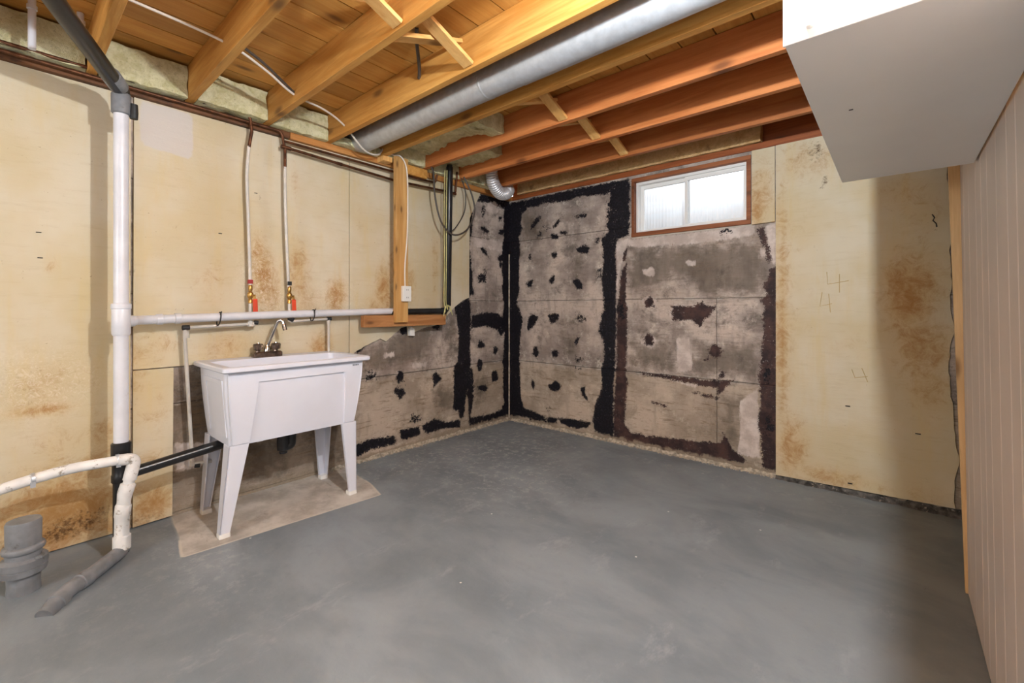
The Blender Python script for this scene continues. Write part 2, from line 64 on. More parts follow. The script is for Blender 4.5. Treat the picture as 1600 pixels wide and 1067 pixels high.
# ------------------------------------------------------------------ mesh helpers
class MB:
    def __init__(s): s.v = []; s.f = []
    def box(s, x0, x1, y0, y1, z0, z1):
        n = len(s.v)
        s.v += [(x0,y0,z0),(x1,y0,z0),(x1,y1,z0),(x0,y1,z0),(x0,y0,z1),(x1,y0,z1),(x1,y1,z1),(x0,y1,z1)]
        s.f += [tuple(n+i for i in q) for q in ((0,3,2,1),(4,5,6,7),(0,1,5,4),(1,2,6,5),(2,3,7,6),(3,0,4,7))]
        return s
    def hexa(s, p):
        n = len(s.v); s.v += [tuple(q) for q in p]
        s.f += [tuple(n+i for i in q) for q in ((0,3,2,1),(4,5,6,7),(0,1,5,4),(1,2,6,5),(2,3,7,6),(3,0,4,7))]
        return s
    def prism(s, pts, axis, a, b):
        n = len(s.v); k = len(pts)
        def put(p, t):
            if axis == 'X': return (t, p[0], p[1])
            if axis == 'Y': return (p[0], t, p[1])
            return (p[0], p[1], t)
        s.v += [put(p, a) for p in pts] + [put(p, b) for p in pts]
        s.f.append(tuple(range(n, n+k))); s.f.append(tuple(range(n+2*k-1, n+k-1, -1)))
        for i in range(k):
            j = (i+1) % k
            s.f.append((n+i, n+k+i, n+k+j, n+j))
        return s
    def rings(s, R, cap0=True, cap1=True, close=False):
        n = len(s.v); k = len(R[0])
        for r in R: s.v += [tuple(p) for p in r]
        m = len(R)
        for i in range(m-1 + (1 if close else 0)):
            a = n+(i % m)*k; b = n+((i+1) % m)*k
            for j in range(k):
                q = (j+1) % k
                s.f.append((a+j, a+q, b+q, b+j))
        if cap0 and not close: s.f.append(tuple(range(n+k-1, n-1, -1)))
        if cap1 and not close: s.f.append(tuple(range(n+(m-1)*k, n+m*k)))
        return s
    def tube(s, path, r, n=14, cap=True, ry=None):
        P = [Vector(p) for p in path]; m = len(P)
        rr = r if isinstance(r, (list, tuple)) else [r]*m
        T = []
        for i in range(m):
            a = P[max(i-1,0)]; b = P[min(i+1,m-1)]
            T.append((b-a).normalized())
        up = Vector((0,0,1)) if abs(T[0].z) < .9 else Vector((0,1,0))
        N = (up - T[0]*up.dot(T[0])).normalized()
        R = []
        for i in range(m):
            if i:
                N = (N - T[i]*N.dot(T[i]))
                N.normalize()
            Bn = T[i].cross(N)
            R.append([P[i] + (N*math.cos(2*math.pi*j/n) + Bn*math.sin(2*math.pi*j/n)*(ry or 1))*rr[i] for j in range(n)])
        return s.rings(R, cap, cap)
    def lathe(s, c, prof, n=24):
        R = [[(c[0]+r*math.cos(2*math.pi*j/n), c[1]+r*math.sin(2*math.pi*j/n), z) for j in range(n)] for r, z in prof]
        return s.rings(R)
    def build(s, name, mat, parent=None, bevel=0, smooth=None, recenter=True):
        me = bpy.data.meshes.new(name)
        V = np.array(s.v, float)
        pw = wloc(parent)
        o = bpy.data.objects.new(name, me)
        if parent is None and recenter:
            lo, hi = V.min(0), V.max(0)
            org = np.array([(lo[0]+hi[0])/2, (lo[1]+hi[1])/2, lo[2]])
        elif parent is None: org = np.zeros(3)
        else:
            lo, hi = V.min(0), V.max(0)
            org = (lo+hi)/2 if recenter else pw.copy()
        me.from_pydata([tuple(p) for p in V-org], [], s.f)
        me.validate()
        o.location = org-pw
        o['_w'] = [float(q) for q in org]
        COL.objects.link(o)
        if parent is not None: o.parent = parent
        bm = bmesh.new(); bm.from_mesh(me); bmesh.ops.recalc_face_normals(bm, faces=bm.faces); bm.to_mesh(me); bm.free()
        if mat: me.materials.append(mat)
        if smooth is not None:
            me.polygons.foreach_set('use_smooth', [True]*len(me.polygons))
            me.set_sharp_from_angle(angle=math.radians(smooth))
        if bevel:
            b = o.modifiers.new('bevel', 'BEVEL'); b.width = bevel; b.segments = 2; b.limit_method = 'ANGLE'
        return o

def wloc(o):
    if o is None: return np.zeros(3)
    return np.array(list(o['_w']), float)

def tag(o, label=None, cat=None, group=None, kind=None):
    if label: o['label'] = label
    if cat: o['category'] = cat
    if group: o['group'] = group
    if kind: o['kind'] = kind
    return o

def empty(name, loc, label=None, cat=None, group=None, kind=None):
    o = bpy.data.objects.new(name, None); o.location = loc; o['_w'] = [float(q) for q in loc]
    o.empty_display_size = .1
    COL.objects.link(o)
    return tag(o, label, cat, group, kind)

def fillet(path, r, n=6):
    P = [Vector(p) for p in path]; out = [P[0]]
    for i in range(1, len(P)-1):
        a, b, c = P[i-1], P[i], P[i+1]
        u = (a-b); v = (c-b)
        rr = min(r, u.length*.45, v.length*.45)
        p0 = b+u.normalized()*rr; p1 = b+v.normalized()*rr
        for k in range(n+1):
            t = k/n
            out.append(p0*(1-t)**2 + b*2*t*(1-t) + p1*t*t)
    out.append(P[-1])
    return out

def smoothpath(path, n=8):
    P = [Vector(p) for p in path]; out = []
    for i in range(len(P)-1):
        p0 = P[max(i-1,0)]; p1 = P[i]; p2 = P[i+1]; p3 = P[min(i+2,len(P)-1)]
        for k in range(n):
            t = k/n
            out.append(.5*((2*p1)+(p2-p0)*t+(2*p0-5*p1+4*p2-p3)*t*t+(3*p1-p0-3*p2+p3)*t**3))
    out.append(P[-1]); return out

def sdf(polys, U, V):
    """signed distance, positive inside the union of the outlines"""
    best = np.full(U.shape, -1.0)
    for poly in polys:
        P = np.array(poly); Q = np.roll(P, -1, 0)
        d = np.full(U.shape, 9.0); ins = np.zeros(U.shape, bool)
        for (ax, ay), (bx, by) in zip(P, Q):
            ex, ey = bx-ax, by-ay
            L2 = ex*ex+ey*ey+1e-12
            t = np.clip(((U-ax)*ex+(V-ay)*ey)/L2, 0, 1)
            d = np.minimum(d, np.hypot(U-ax-t*ex, V-ay-t*ey))
            if abs(by-ay) > 1e-9:
                c = ((ay > V) != (by > V)) & (U < (bx-ax)*(V-ay)/(by-ay)+ax)
                ins ^= c
        best = np.maximum(best, np.where(ins, d, -d))
    return np.clip(best, -.2, .2)

def blobs(lst, U, V):
    s = np.zeros(U.shape)
    for cu, cv, ru, rv, k in lst:
        q = ((U-cu)/max(ru,.01))**2+((V-cv)/max(rv,.01))**2
        s = np.maximum(s, k*np.exp(-q*.9))
    return s

def put_attr(me, name, arr):
    a = me.attributes.new(name, 'FLOAT', 'POINT')
    a.data.foreach_set('value', np.ascontiguousarray(arr, dtype=np.float32))

# ------------------------------------------------------------------ materials
def newmat(name):
    m = bpy.data.materials.new(name); m.use_nodes = True
    nt = m.node_tree; b = nt.nodes['Principled BSDF']
    return m, nt, b
def N(nt, t, **kw):
    n = nt.nodes.new(t)
    for k, v in kw.items(): setattr(n, k, v)
    return n
def lk(nt, a, b): nt.links.new(a, b)
def val(nt, x):
    return x
def math_(nt, op, a, b=None, c=None, clamp=False):
    n = N(nt, 'ShaderNodeMath', operation=op); n.use_clamp = clamp
    for i, x in enumerate((a, b, c)):
        if x is None: continue
        if isinstance(x, (int, float)): n.inputs[i].default_value = x
        else: lk(nt, x, n.inputs[i])
    return n.outputs[0]
def sstep(nt, x, lo, hi, a=0., b=1.):
    n = N(nt, 'ShaderNodeMapRange', interpolation_type='SMOOTHSTEP')
    lk(nt, x, n.inputs[0]); n.inputs[1].default_value = lo; n.inputs[2].default_value = hi
    n.inputs[3].default_value = a; n.inputs[4].default_value = b
    return n.outputs[0]
def mix(nt, fac, a, b, blend='MIX'):
    n = N(nt, 'ShaderNodeMix', data_type='RGBA', blend_type=blend)
    if isinstance(fac, (int, float)): n.inputs[0].default_value = fac
    else: lk(nt, fac, n.inputs[0])
    for i, x in ((6, a), (7, b)):
        if isinstance(x, tuple): n.inputs[i].default_value = x if len(x) == 4 else (*x, 1)
        else: lk(nt, x, n.inputs[i])
    return n.outputs[2]
def coords(nt, kind='Object', scale=(1,1,1), rand=False):
    tc = N(nt, 'ShaderNodeTexCoord')
    src = tc.outputs[kind]
    if kind == 'World': src = None
    mp = N(nt, 'ShaderNodeMapping')
    mp.inputs['Scale'].default_value = scale
    lk(nt, src, mp.inputs[0])
    if rand:
        oi = N(nt, 'ShaderNodeObjectInfo')
        cx = N(nt, 'ShaderNodeCombineXYZ')
        for i, k in enumerate((37., 71., 53.)):
            lk(nt, math_(nt, 'MULTIPLY', oi.outputs['Random'], k), cx.inputs[i])
        lk(nt, cx.outputs[0], mp.inputs['Location'])
    return mp.outputs[0]
def pos(nt, scale=(1,1,1)):
    g = N(nt, 'ShaderNodeNewGeometry')
    mp = N(nt, 'ShaderNodeMapping'); mp.inputs['Scale'].default_value = scale
    lk(nt, g.outputs['Position'], mp.inputs[0])
    return mp.outputs[0]
def noi(nt, vec, scale, detail=4, rough=.55, dist=0):
    n = N(nt, 'ShaderNodeTexNoise'); lk(nt, vec, n.inputs['Vector'])
    n.inputs['Scale'].default_value = scale; n.inputs['Detail'].default_value = detail
    n.inputs['Roughness'].default_value = rough; n.inputs['Distortion'].default_value = dist
    return n.outputs[0]
def attr(nt, name):
    n = N(nt, 'ShaderNodeAttribute'); n.attribute_name = name
    return n.outputs['Fac']
def bump(nt, b, h, strength=.3, dist=.01):
    n = N(nt, 'ShaderNodeBump'); n.inputs['Strength'].default_value = strength; n.inputs['Distance'].default_value = dist
    lk(nt, h, n.inputs['Height']); lk(nt, n.outputs[0], b.inputs['Normal'])

def srgb(r, g, b):
    f = lambda c: (c/255/12.92) if c/255 <= .04045 else ((c/255+.055)/1.055)**2.4
    return (f(r), f(g), f(b))

def plain(name, col, rough=.5, metal=0., var=.08, scale=8., bmp=0., spec=.5, dirt=None):
    m, nt, b = newmat(name)
    v = pos(nt)
    n1 = noi(nt, v, scale, 5)
    dk = tuple(c*(1-2.2*var) for c in col); lt = tuple(min(1, c*(1+1.2*var)) for c in col)
    c = mix(nt, sstep(nt, n1, .3, .7), dk, lt)
    if dirt:
        n2 = noi(nt, v, dirt[1], 6, .7)
        c = mix(nt, sstep(nt, n2, dirt[2], dirt[2]+.12), c, dirt[0])
    lk(nt, c, b.inputs['Base Color'])
    b.inputs['Roughness'].default_value = rough; b.inputs['Metallic'].default_value = metal
    b.inputs['Specular IOR Level'].default_value = spec
    if bmp: bump(nt, b, noi(nt, v, scale*6, 4), bmp, .004)
    return m

def wood(name, axis, ca, cb, knot=(.12,.05,.02), rough=.55, kscale=1.0, stain=None):
    m, nt, b = newmat(name)
    s = [16, 16, 16]; s[axis] = 1.1
    v = coords(nt, 'Object', tuple(s), True)
    n1 = noi(nt, v, 1.6, 5, .6, .8)
    n2 = noi(nt, v, 6.0, 3, .6, .2)
    oi = N(nt, 'ShaderNodeObjectInfo')
    c = mix(nt, sstep(nt, n1, .32, .68), ca, cb)
    c = mix(nt, sstep(nt, n2, .45, .75, 0, .16), c, tuple(x*.55 for x in ca))
    # knots
    ks = [7*kscale]*3; ks[axis] = 2.6*kscale
    kv = coords(nt, 'Object', tuple(ks), True)
    ksx = N(nt, 'ShaderNodeSeparateXYZ'); lk(nt, kv, ksx.inputs[0])
    oth = [i for i in range(3) if i != axis]
    kc = N(nt, 'ShaderNodeCombineXYZ'); lk(nt, ksx.outputs[axis], kc.inputs[0])
    lk(nt, math_(nt, 'ADD', ksx.outputs[oth[0]], ksx.outputs[oth[1]]), kc.inputs[1])
    vo = N(nt, 'ShaderNodeTexVoronoi', voronoi_dimensions='2D'); lk(nt, kc.outputs[0], vo.inputs['Vector']); vo.inputs['Scale'].default_value = .8
    cell = N(nt, 'ShaderNodeSeparateColor'); lk(nt, vo.outputs['Color'], cell.inputs[0])
    on = sstep(nt, cell.outputs[0], .5, .55)
    k = sstep(nt, math_(nt, 'ADD', vo.outputs['Distance'], math_(nt, 'MULTIPLY', n2, .05)), .05, .16, 1, 0)
    k = math_(nt, 'MULTIPLY', k, on)
    c = mix(nt, math_(nt, 'MULTIPLY', k, .85), c, knot)
    halo = sstep(nt, vo.outputs['Distance'], .1, .45, .25, 0)
    c = mix(nt, math_(nt, 'MULTIPLY', halo, on), c, tuple(x*.6 for x in ca))
    hv = N(nt, 'ShaderNodeHueSaturation')
    lk(nt, c, hv.inputs['Color']); lk(nt, math_(nt, 'MULTIPLY_ADD', oi.outputs['Random'], .34, .82), hv.inputs['Value'])
    c = hv.outputs[0]
    if stain:
        sn = noi(nt, pos(nt), stain[1], 5, .65)
        c = mix(nt, sstep(nt, sn, stain[2], stain[2]+.14, 0, .8), c, stain[0])
    lk(nt, c, b.inputs['Base Color']); b.inputs['Roughness'].default_value = rough
    b.inputs['Specular IOR Level'].default_value = .3
    bump(nt, b, n2, .25, .003)
    return m

def concrete_mat():
    m, nt, b = newmat('cast_concrete')
    g = N(nt, 'ShaderNodeNewGeometry'); sx = N(nt, 'ShaderNodeSeparateXYZ'); lk(nt, g.outputs['Position'], sx.inputs[0])
    z = sx.outputs[2]
    v = pos(nt); hz = pos(nt, (1, 1, 9)); vt = pos(nt, (5, 5, 1.2))
    big = noi(nt, v, 2.2, 4, .6); mid = noi(nt, v, 9, 5, .65); fine = noi(nt, v, 60, 4, .7)
    streak = noi(nt, hz, 5, 6, .75, .3); drip = noi(nt, vt, 2.4, 4, .6)
    c = mix(nt, sstep(nt, big, .38, .62), srgb(142,130,123), srgb(197,182,171))
    c = mix(nt, sstep(nt, streak, .5, .66, 0, .3), c, srgb(112,98,84))
    c = mix(nt, sstep(nt, noi(nt, pos(nt, (1,1,1.4)), 3.6, 9, .78, .3), .5, .66, 0, .72), c, srgb(90,83,77))
    c = mix(nt, sstep(nt, noi(nt, v, 8, 9, .8), .52, .66, 0, .7), c, srgb(218,207,194))
    c = mix(nt, sstep(nt, noi(nt, v, 34, 6, .85), .53, .66, 0, .5), c, srgb(92,84,76))
    c = mix(nt, sstep(nt, drip, .54, .7, 0, .4), c, srgb(104,96,90))
    low = sstep(nt, z, .58, .66, 1, 0)
    c = mix(nt, math_(nt, 'MULTIPLY', low, .4), c, srgb(180,162,136))
    c = mix(nt, math_(nt, 'MULTIPLY', low, sstep(nt, streak, .56, .62, 0, .5)), c, srgb(116,98,78))
    # taupe water marks
    dk = math_(nt, 'ADD', attr(nt, 'dark'), math_(nt, 'MULTIPLY', math_(nt, 'SUBTRACT', mid, .5), .34))
    dk = math_(nt, 'ADD', dk, math_(nt, 'MULTIPLY', math_(nt, 'SUBTRACT', streak, .5), .12))
    c = mix(nt, sstep(nt, dk, -.05, .09, 0, .72), c, mix(nt, sstep(nt, drip, .35, .65), srgb(84,74,64), srgb(110,99,88)))
    wt = math_(nt, 'MULTIPLY', attr(nt, 'wet'), sstep(nt, noi(nt, v, 8, 7, .75), .3, .62, .35, 1.0))
    c = mix(nt, wt, c, mix(nt, sstep(nt, streak, .4, .62), srgb(62,48,36), srgb(104,82,58)))
    # form board joints
    q = math_(nt, 'DIVIDE', math_(nt, 'ADD', math_(nt, 'SUBTRACT', z, .017), math_(nt, 'MULTIPLY', math_(nt, 'SUBTRACT', mid, .5), .012)), .6155)
    q = math_(nt, 'ABSOLUTE', math_(nt, 'SUBTRACT', q, math_(nt, 'ROUND', q)))
    line = sstep(nt, q, .003, .009, 1, 0)
    ck = math_(nt, 'ABSOLUTE', math_(nt, 'SUBTRACT', math_(nt, 'ADD', sx.outputs[0], math_(nt, 'MULTIPLY', mid, .012)), 2.038))
    ck = math_(nt, 'MULTIPLY', sstep(nt, ck, .0015, .004, 1, 0), sstep(nt, z, 1.24, 1.26, 1, 0))
    line = math_(nt, 'MAXIMUM', line, ck)
    halo = sstep(nt, q, .008, .03, 1, 0)
    c = mix(nt, math_(nt, 'MULTIPLY', halo, sstep(nt, mid, .5, .6, 0, .6)), c, srgb(200,192,182))
    c = mix(nt, math_(nt, 'MULTIPLY', line, .65), c, srgb(70,60,52))
    # plaster smears
    pl = math_(nt, 'ADD', attr(nt, 'plaster'), math_(nt, 'MULTIPLY', math_(nt, 'SUBTRACT', noi(nt, vt, 7, 5, .75), .5), .07))
    pm = sstep(nt, pl, -.004, .012, 0, .85)
    c = mix(nt, pm, c, mix(nt, sstep(nt, mid, .4, .65), srgb(186,172,164), srgb(220,208,201)))
    fl = sstep(nt, noi(nt, v, 62, 5, .8), .6, .65, 0, 1)
    fl = math_(nt, 'MULTIPLY', fl, sstep(nt, noi(nt, v, 7, 4, .6), .5, .6))
    # brown coating
    e1 = math_(nt, 'MULTIPLY', math_(nt, 'SUBTRACT', noi(nt, v, 26, 8, .85), .5), .115)
    e2 = math_(nt, 'MULTIPLY', math_(nt, 'SUBTRACT', noi(nt, v, 120, 3, .8), .5), .045)
    edge = math_(nt, 'ADD', e1, e2)
    br = sstep(nt, math_(nt, 'ADD', attr(nt, 'brown'), edge), -.003, .004)
    c = mix(nt, br, c, mix(nt, sstep(nt, mid, .4, .62), srgb(48,35,36), srgb(76,54,50)))
    # black tar
    tr = sstep(nt, math_(nt, 'ADD', attr(nt, 'tar'), edge), -.002, .003)
    sp0 = math_(nt, 'ADD', attr(nt, 'tar'), math_(nt, 'MULTIPLY', math_(nt, 'SUBTRACT', noi(nt, v, 48, 6, .85), .565), .42))
    tr = math_(nt, 'MAXIMUM', tr, sstep(nt, sp0, .0, .008))
    ho = math_(nt, 'ADD', attr(nt, 'tar'), math_(nt, 'MULTIPLY', math_(nt, 'SUBTRACT', noi(nt, pos(nt, (1.3,1.3,.8)), 40, 6, .85), .38), .45))
    tr = math_(nt, 'MULTIPLY', tr, sstep(nt, ho, .0, .01))
    sp = math_(nt, 'ADD', attr(nt, 'speck'), math_(nt, 'MULTIPLY', math_(nt, 'SUBTRACT', noi(nt, v, 34, 5, .8), .54), .3))
    tr = math_(nt, 'MAXIMUM', tr, sstep(nt, sp, .004, .01))
    c = mix(nt, tr, c, mix(nt, sstep(nt, fine, .4, .65), srgb(15,13,19), srgb(30,27,36)))
    cover = math_(nt, 'MAXIMUM', tr, br)
    c = mix(nt, math_(nt, 'MULTIPLY', math_(nt, 'MULTIPLY', fl, cover), .75), c, srgb(170,160,158))
    # bare scrapings at the foot of the wall
    ft = sstep(nt, math_(nt, 'ADD', z, math_(nt, 'MULTIPLY', math_(nt, 'SUBTRACT', noi(nt, v, 14, 5, .7), .5), .12)), .035, .06, 1, 0)
    c = mix(nt, math_(nt, 'MULTIPLY', ft, .85), c, mix(nt, fine, srgb(110,98,84), srgb(176,160,140)))
    lk(nt, c, b.inputs['Base Color'])
    rg = mix(nt, cover, (.9,.9,.9), (.6,.6,.6)); lk(nt, rg, b.inputs['Roughness'])
    b.inputs['Specular IOR Level'].default_value = .25
    h = math_(nt, 'ADD', math_(nt, 'MULTIPLY', fine, .35), math_(nt, 'MULTIPLY', streak, .6))
    h = math_(nt, 'SUBTRACT', h, math_(nt, 'MULTIPLY', line, .8))
    h = math_(nt, 'ADD', h, math_(nt, 'MULTIPLY', tr, .25))
    bump(nt, b, h, .55, .008)
    return m

def foam_mat():
    m, nt, b = newmat('yellowed_foam_board')
    v = pos(nt); hz = pos(nt, (1, 1, 6)); vt = pos(nt, (5, 5, .8))
    big = noi(nt, v, 1.7, 4, .6); mid = noi(nt, v, 11, 5, .7); fine = noi(nt, v, 70, 4, .7); stk = noi(nt, hz, 6, 5, .7); vst = noi(nt, vt, 2.2, 4, .6)
    c = mix(nt, sstep(nt, big, .35, .66), srgb(202,187,154), srgb(210,200,178))
    c = mix(nt, sstep(nt, vst, .5, .72, 0, .4), c, srgb(206,184,132))
    c = mix(nt, sstep(nt, stk, .5, .75, 0, .16), c, srgb(168,142,100))
    sa = attr(nt, 'stain')
    mo = noi(nt, v, 13, 8, .8, .6)
    c = mix(nt, sstep(nt, sa, .02, .9, 0, .55), c, srgb(202,168,112))
    st = math_(nt, 'ADD', math_(nt, 'MULTIPLY', sa, .55), math_(nt, 'MULTIPLY', math_(nt, 'SUBTRACT', mo, .5), 1.3))
    sm = math_(nt, 'MULTIPLY', sstep(nt, st, .12, .6, 0, .85), sstep(nt, sa, .05, .35))
    c = mix(nt, sm, c, srgb(164,116,60))
    gm = math_(nt, 'MULTIPLY', attr(nt, 'grime'), math_(nt, 'MULTIPLY', mid, 1.7))
    gm2 = sstep(nt, math_(nt, 'ADD', gm, math_(nt, 'MULTIPLY', math_(nt, 'SUBTRACT', fine, .5), 1.2)), .5, .95, 0, .85)
    c = mix(nt, math_(nt, 'MULTIPLY', gm2, sstep(nt, attr(nt, 'grime'), .05, .3)), c, srgb(74,46,22))
    pk = sstep(nt, noi(nt, v, 26, 4, .85), .66, .72, 0, .5)
    c = mix(nt, pk, c, srgb(120,92,60))
    c = mix(nt, sstep(nt, math_(nt, 'ADD', attr(nt, 'pale'), math_(nt, 'MULTIPLY', math_(nt, 'SUBTRACT', mid, .5), .03)), -.004, .008, 0, .75), c, srgb(204,198,196))
    peel = attr(nt, 'peel')
    pn = noi(nt, v, 40, 4, .8, 1.5)
    c = mix(nt, math_(nt, 'MULTIPLY', peel, sstep(nt, pn, .52, .6, 0, .7)), c, srgb(232,222,204))
    c = mix(nt, math_(nt, 'MULTIPLY', peel, sstep(nt, pn, .34, .42, .6, 0)), c, srgb(128,92,50))
    lk(nt, c, b.inputs['Base Color']); b.inputs['Roughness'].default_value = .85
    b.inputs['Specular IOR Level'].default_value = .2
    h = math_(nt, 'ADD', math_(nt, 'MULTIPLY', fine, .4), stk)
    h = math_(nt, 'ADD', h, math_(nt, 'MULTIPLY', math_(nt, 'MULTIPLY', peel, pn), 3.))
    bump(nt, b, h, .25, .006)
    return m

def floor_mat():
    m, nt, b = newmat('grey_painted_slab')
    v = pos(nt); an = pos(nt, (1.0, 1.6, 1))
    big = noi(nt, an, 1.3, 5, .6, .5); mid = noi(nt, v, 7, 6, .7); fine = noi(nt, v, 60, 4, .7)
    c = mix(nt, sstep(nt, big, .32, .68), srgb(112,120,127), srgb(137,145,151))
    c = mix(nt, sstep(nt, mid, .55, .75, 0, .35), c, srgb(102,107,115))
    c = mix(nt, sstep(nt, noi(nt, pos(nt, (2.2,1,1)), 2.2, 6, .75), .56, .72, 0, .5), c, srgb(160,164,170))
    # dust and scuffs near the corner
    du = math_(nt, 'MULTIPLY', attr(nt, 'dust'), sstep(nt, noi(nt, v, 18, 6, .8), .5, .62))
    c = mix(nt, du, c, srgb(172,174,176))
    # paint drips
    vo = N(nt, 'ShaderNodeTexVoronoi'); lk(nt, v, vo.inputs['Vector']); vo.inputs['Scale'].default_value = 9.0
    cc = N(nt, 'ShaderNodeSeparateColor'); lk(nt, vo.outputs['Color'], cc.inputs[0])
    dot = math_(nt, 'MULTIPLY', sstep(nt, vo.outputs['Distance'], .035, .06, 1, 0), sstep(nt, cc.outputs[1], .72, .74))
    c = mix(nt, math_(nt, 'MULTIPLY', dot, .85), c, srgb(226,224,220))
    sc = sstep(nt, noi(nt, pos(nt, (9, 2.5, 1)), 3.2, 6, .8, .8), .66, .71, 0, .5)
    c = mix(nt, sc, c, srgb(84,86,92))
    # bare slab under the tub
    ba = math_(nt, 'ADD', attr(nt, 'bare'), math_(nt, 'MULTIPLY', math_(nt, 'SUBTRACT', mid, .5), .014))
    bm_ = sstep(nt, ba, -.002, .004)
    bare = mix(nt, sstep(nt, noi(nt, v, 5, 5, .65), .35, .65), srgb(164,157,148), srgb(200,194,186))
    bare = mix(nt, sstep(nt, noi(nt, pos(nt,(1,4,1)), 4, 5, .7), .58, .7, 0, .45), bare, srgb(130,116,102))
    c = mix(nt, bm_, c, bare)
    rim = math_(nt, 'MULTIPLY', sstep(nt, math_(nt, 'ABSOLUTE', ba), .002, .01, 1, 0), attr(nt, 'rimline'))
    c = mix(nt, math_(nt, 'MULTIPLY', rim, .8), c, srgb(205,198,186))
    lk(nt, c, b.inputs['Base Color'])
    rg = mix(nt, bm_, mix(nt, mid, (.38,.38,.38), (.6,.6,.6)), (.85,.85,.85)); lk(nt, rg, b.inputs['Roughness'])
    b.inputs['Specular IOR Level'].default_value = .4
    bump(nt, b, math_(nt, 'ADD', math_(nt, 'MULTIPLY', mid, 1.5), math_(nt, 'MULTIPLY', fine, .25)), .25, .006)
    return m

M_CONC = concrete_mat(); M_FOAM = foam_mat(); M_FLOOR = floor_mat()
M_JOIST = wood('joist_fir', 0, srgb(194,134,62), srgb(216,162,88), kscale=.8)
M_JOIST_R = wood('joist_redder', 0, srgb(178,104,54), srgb(198,126,72), knot=(.09,.03,.012), kscale=.8)  # redder tone for the joists towards the window wall
M_PLANK = wood('subfloor_pine', 1, srgb(194,136,64), srgb(208,156,82), kscale=.9)
M_STRUT = wood('strut_pine', 1, srgb(214,158,88), srgb(232,186,120), kscale=.6)
M_SILL = wood('sill_dark', 1, srgb(78,48,28), srgb(116,74,44), stain=(srgb(48,30,20), 3.5, .5))
M_SILLO = wood('sill_fir', 1, srgb(186,120,60), srgb(212,150,86))
M_SILLB = wood('sill_red', 0, srgb(134,70,34), srgb(164,92,48))
M_STUD = wood('stud_spruce', 2, srgb(204,150,84), srgb(226,180,116), kscale=1.6)
M_BLOCK = wood('block_spruce', 1, srgb(168,112,66), srgb(196,142,92), kscale=1.3)
M_BATTEN = wood('batten_pale', 2, srgb(206,166,116), srgb(222,186,138))
M_FRAMEW = wood('window_cedar', 0, srgb(126,72,44), srgb(156,96,60))
M_PVC = plain('white_pvc', srgb(216,217,224), .35, var=.04, dirt=(srgb(168,158,146), 12, .64))
M_PVCD = plain('dirty_white_pipe', srgb(230,228,226), .5, var=.06, dirt=(srgb(150,138,122), 22, .56))
M_ABS = plain('black_abs', (.014,.014,.016), .3, var=.2)
M_RUB = plain('black_rubber', (.016,.016,.017), .55, var=.2)
M_GREYP = plain('grey_painted_pipe', srgb(128,130,134), .45, var=.1, scale=14, dirt=(srgb(96,94,94), 18, .6))
M_COPPER = plain('tarnished_copper', srgb(104,66,44), .45, .7, var=.25, scale=20)
M_PEX = plain('grey_white_pex', srgb(206,200,192), .4, var=.06)
M_BRASS = plain('brass', srgb(190,150,86), .35, .9, var=.15)
M_REDL = plain('red_vinyl_handle', srgb(206,64,28), .4, var=.06)
M_REDC = plain('dark_red_clip', srgb(150,28,30), .5, var=.05)
M_TUB = plain('white_tub_plastic', srgb(220,222,233), .4, var=.015, scale=4)
M_CHROME = plain('chrome', srgb(200,196,192), .15, 1., var=.1, scale=30)
M_SMOKE = plain('smoked_knob', srgb(120,102,90), .2, .75, var=.3, scale=40)
M_GALV = plain('galvanised_steel', srgb(196,200,206), .42, .6, var=.05, scale=24)
M_FOIL = plain('foil_duct', srgb(222,220,222), .42, .55, var=.05, scale=40)
M_CABLE = plain('white_cable', srgb(226,216,204), .5, var=.03)
M_CORD = plain('grey_cord', srgb(74,66,60), .5, var=.1)
M_YEL = plain('yellow_wire', srgb(206,198,136), .5, var=.1)
M_BULK = plain('white_painted_sheet', srgb(236,235,234), .4, var=.012, scale=3)
M_PANEL = plain('cream_panelling', srgb(216,200,188), .55, var=.03, scale=3, bmp=.05)
M_DARK = plain('dark_backing', srgb(52,40,34), .9, var=.2)
M_BACKW = plain('far_plaster', srgb(190,180,168), .9, var=.05)
M_VINYL = plain('window_vinyl', srgb(232,232,230), .35, var=.01)
M_WELL = plain('white_well_liner', srgb(228,232,234), .6, var=.02)
M_OUTLET = plain('outlet_plastic', srgb(232,230,226), .35, var=.01)
M_CEM = plain('cement_crumbs', srgb(186,174,156), .95, var=.2, scale=45, bmp=.6)
M_CEMD = plain('tarred_cement', srgb(92,88,84), .9, var=.35, scale=26, bmp=.6, dirt=(srgb(176,164,150), 40, .58))
M_PENCIL = plain('pencil_line', srgb(184,158,108), .8, var=.05)
M_BLACKN = plain('dark_nail', srgb(48,36,28), .6, var=.1)
M_CEIL = plain('subfloor_back', srgb(120,84,48), .9)
def wool_mat(name, a, b_, dark):
    m, nt, b = newmat(name)
    v = pos(nt); n1 = noi(nt, v, 14, 6, .75, .6); n2 = noi(nt, v, 90, 4, .8); n3 = noi(nt, v, 6, 4, .6)
    c = mix(nt, sstep(nt, n1, .35, .65), a, b_)
    c = mix(nt, sstep(nt, n3, .6, .72, 0, .65), c, dark)
    c = mix(nt, sstep(nt, n2, .3, .44, .5, 0), c, dark)
    lk(nt, c, b.inputs['Base Color']); b.inputs['Roughness'].default_value = 1.
    b.inputs['Specular IOR Level'].default_value = .05
    bump(nt, b, math_(nt, 'ADD', n1, math_(nt, 'MULTIPLY', n2, .7)), .9, .015)
    return m
M_WOOL = wool_mat('mineral_wool', srgb(206,198,148), srgb(236,230,194), srgb(118,104,62))
M_WOOLB = wool_mat('tan_fibre_batt', srgb(204,164,112), srgb(226,190,140), srgb(120,82,48))
gm, gnt, gb = newmat('window_glass')
gnt.nodes.remove(gb)
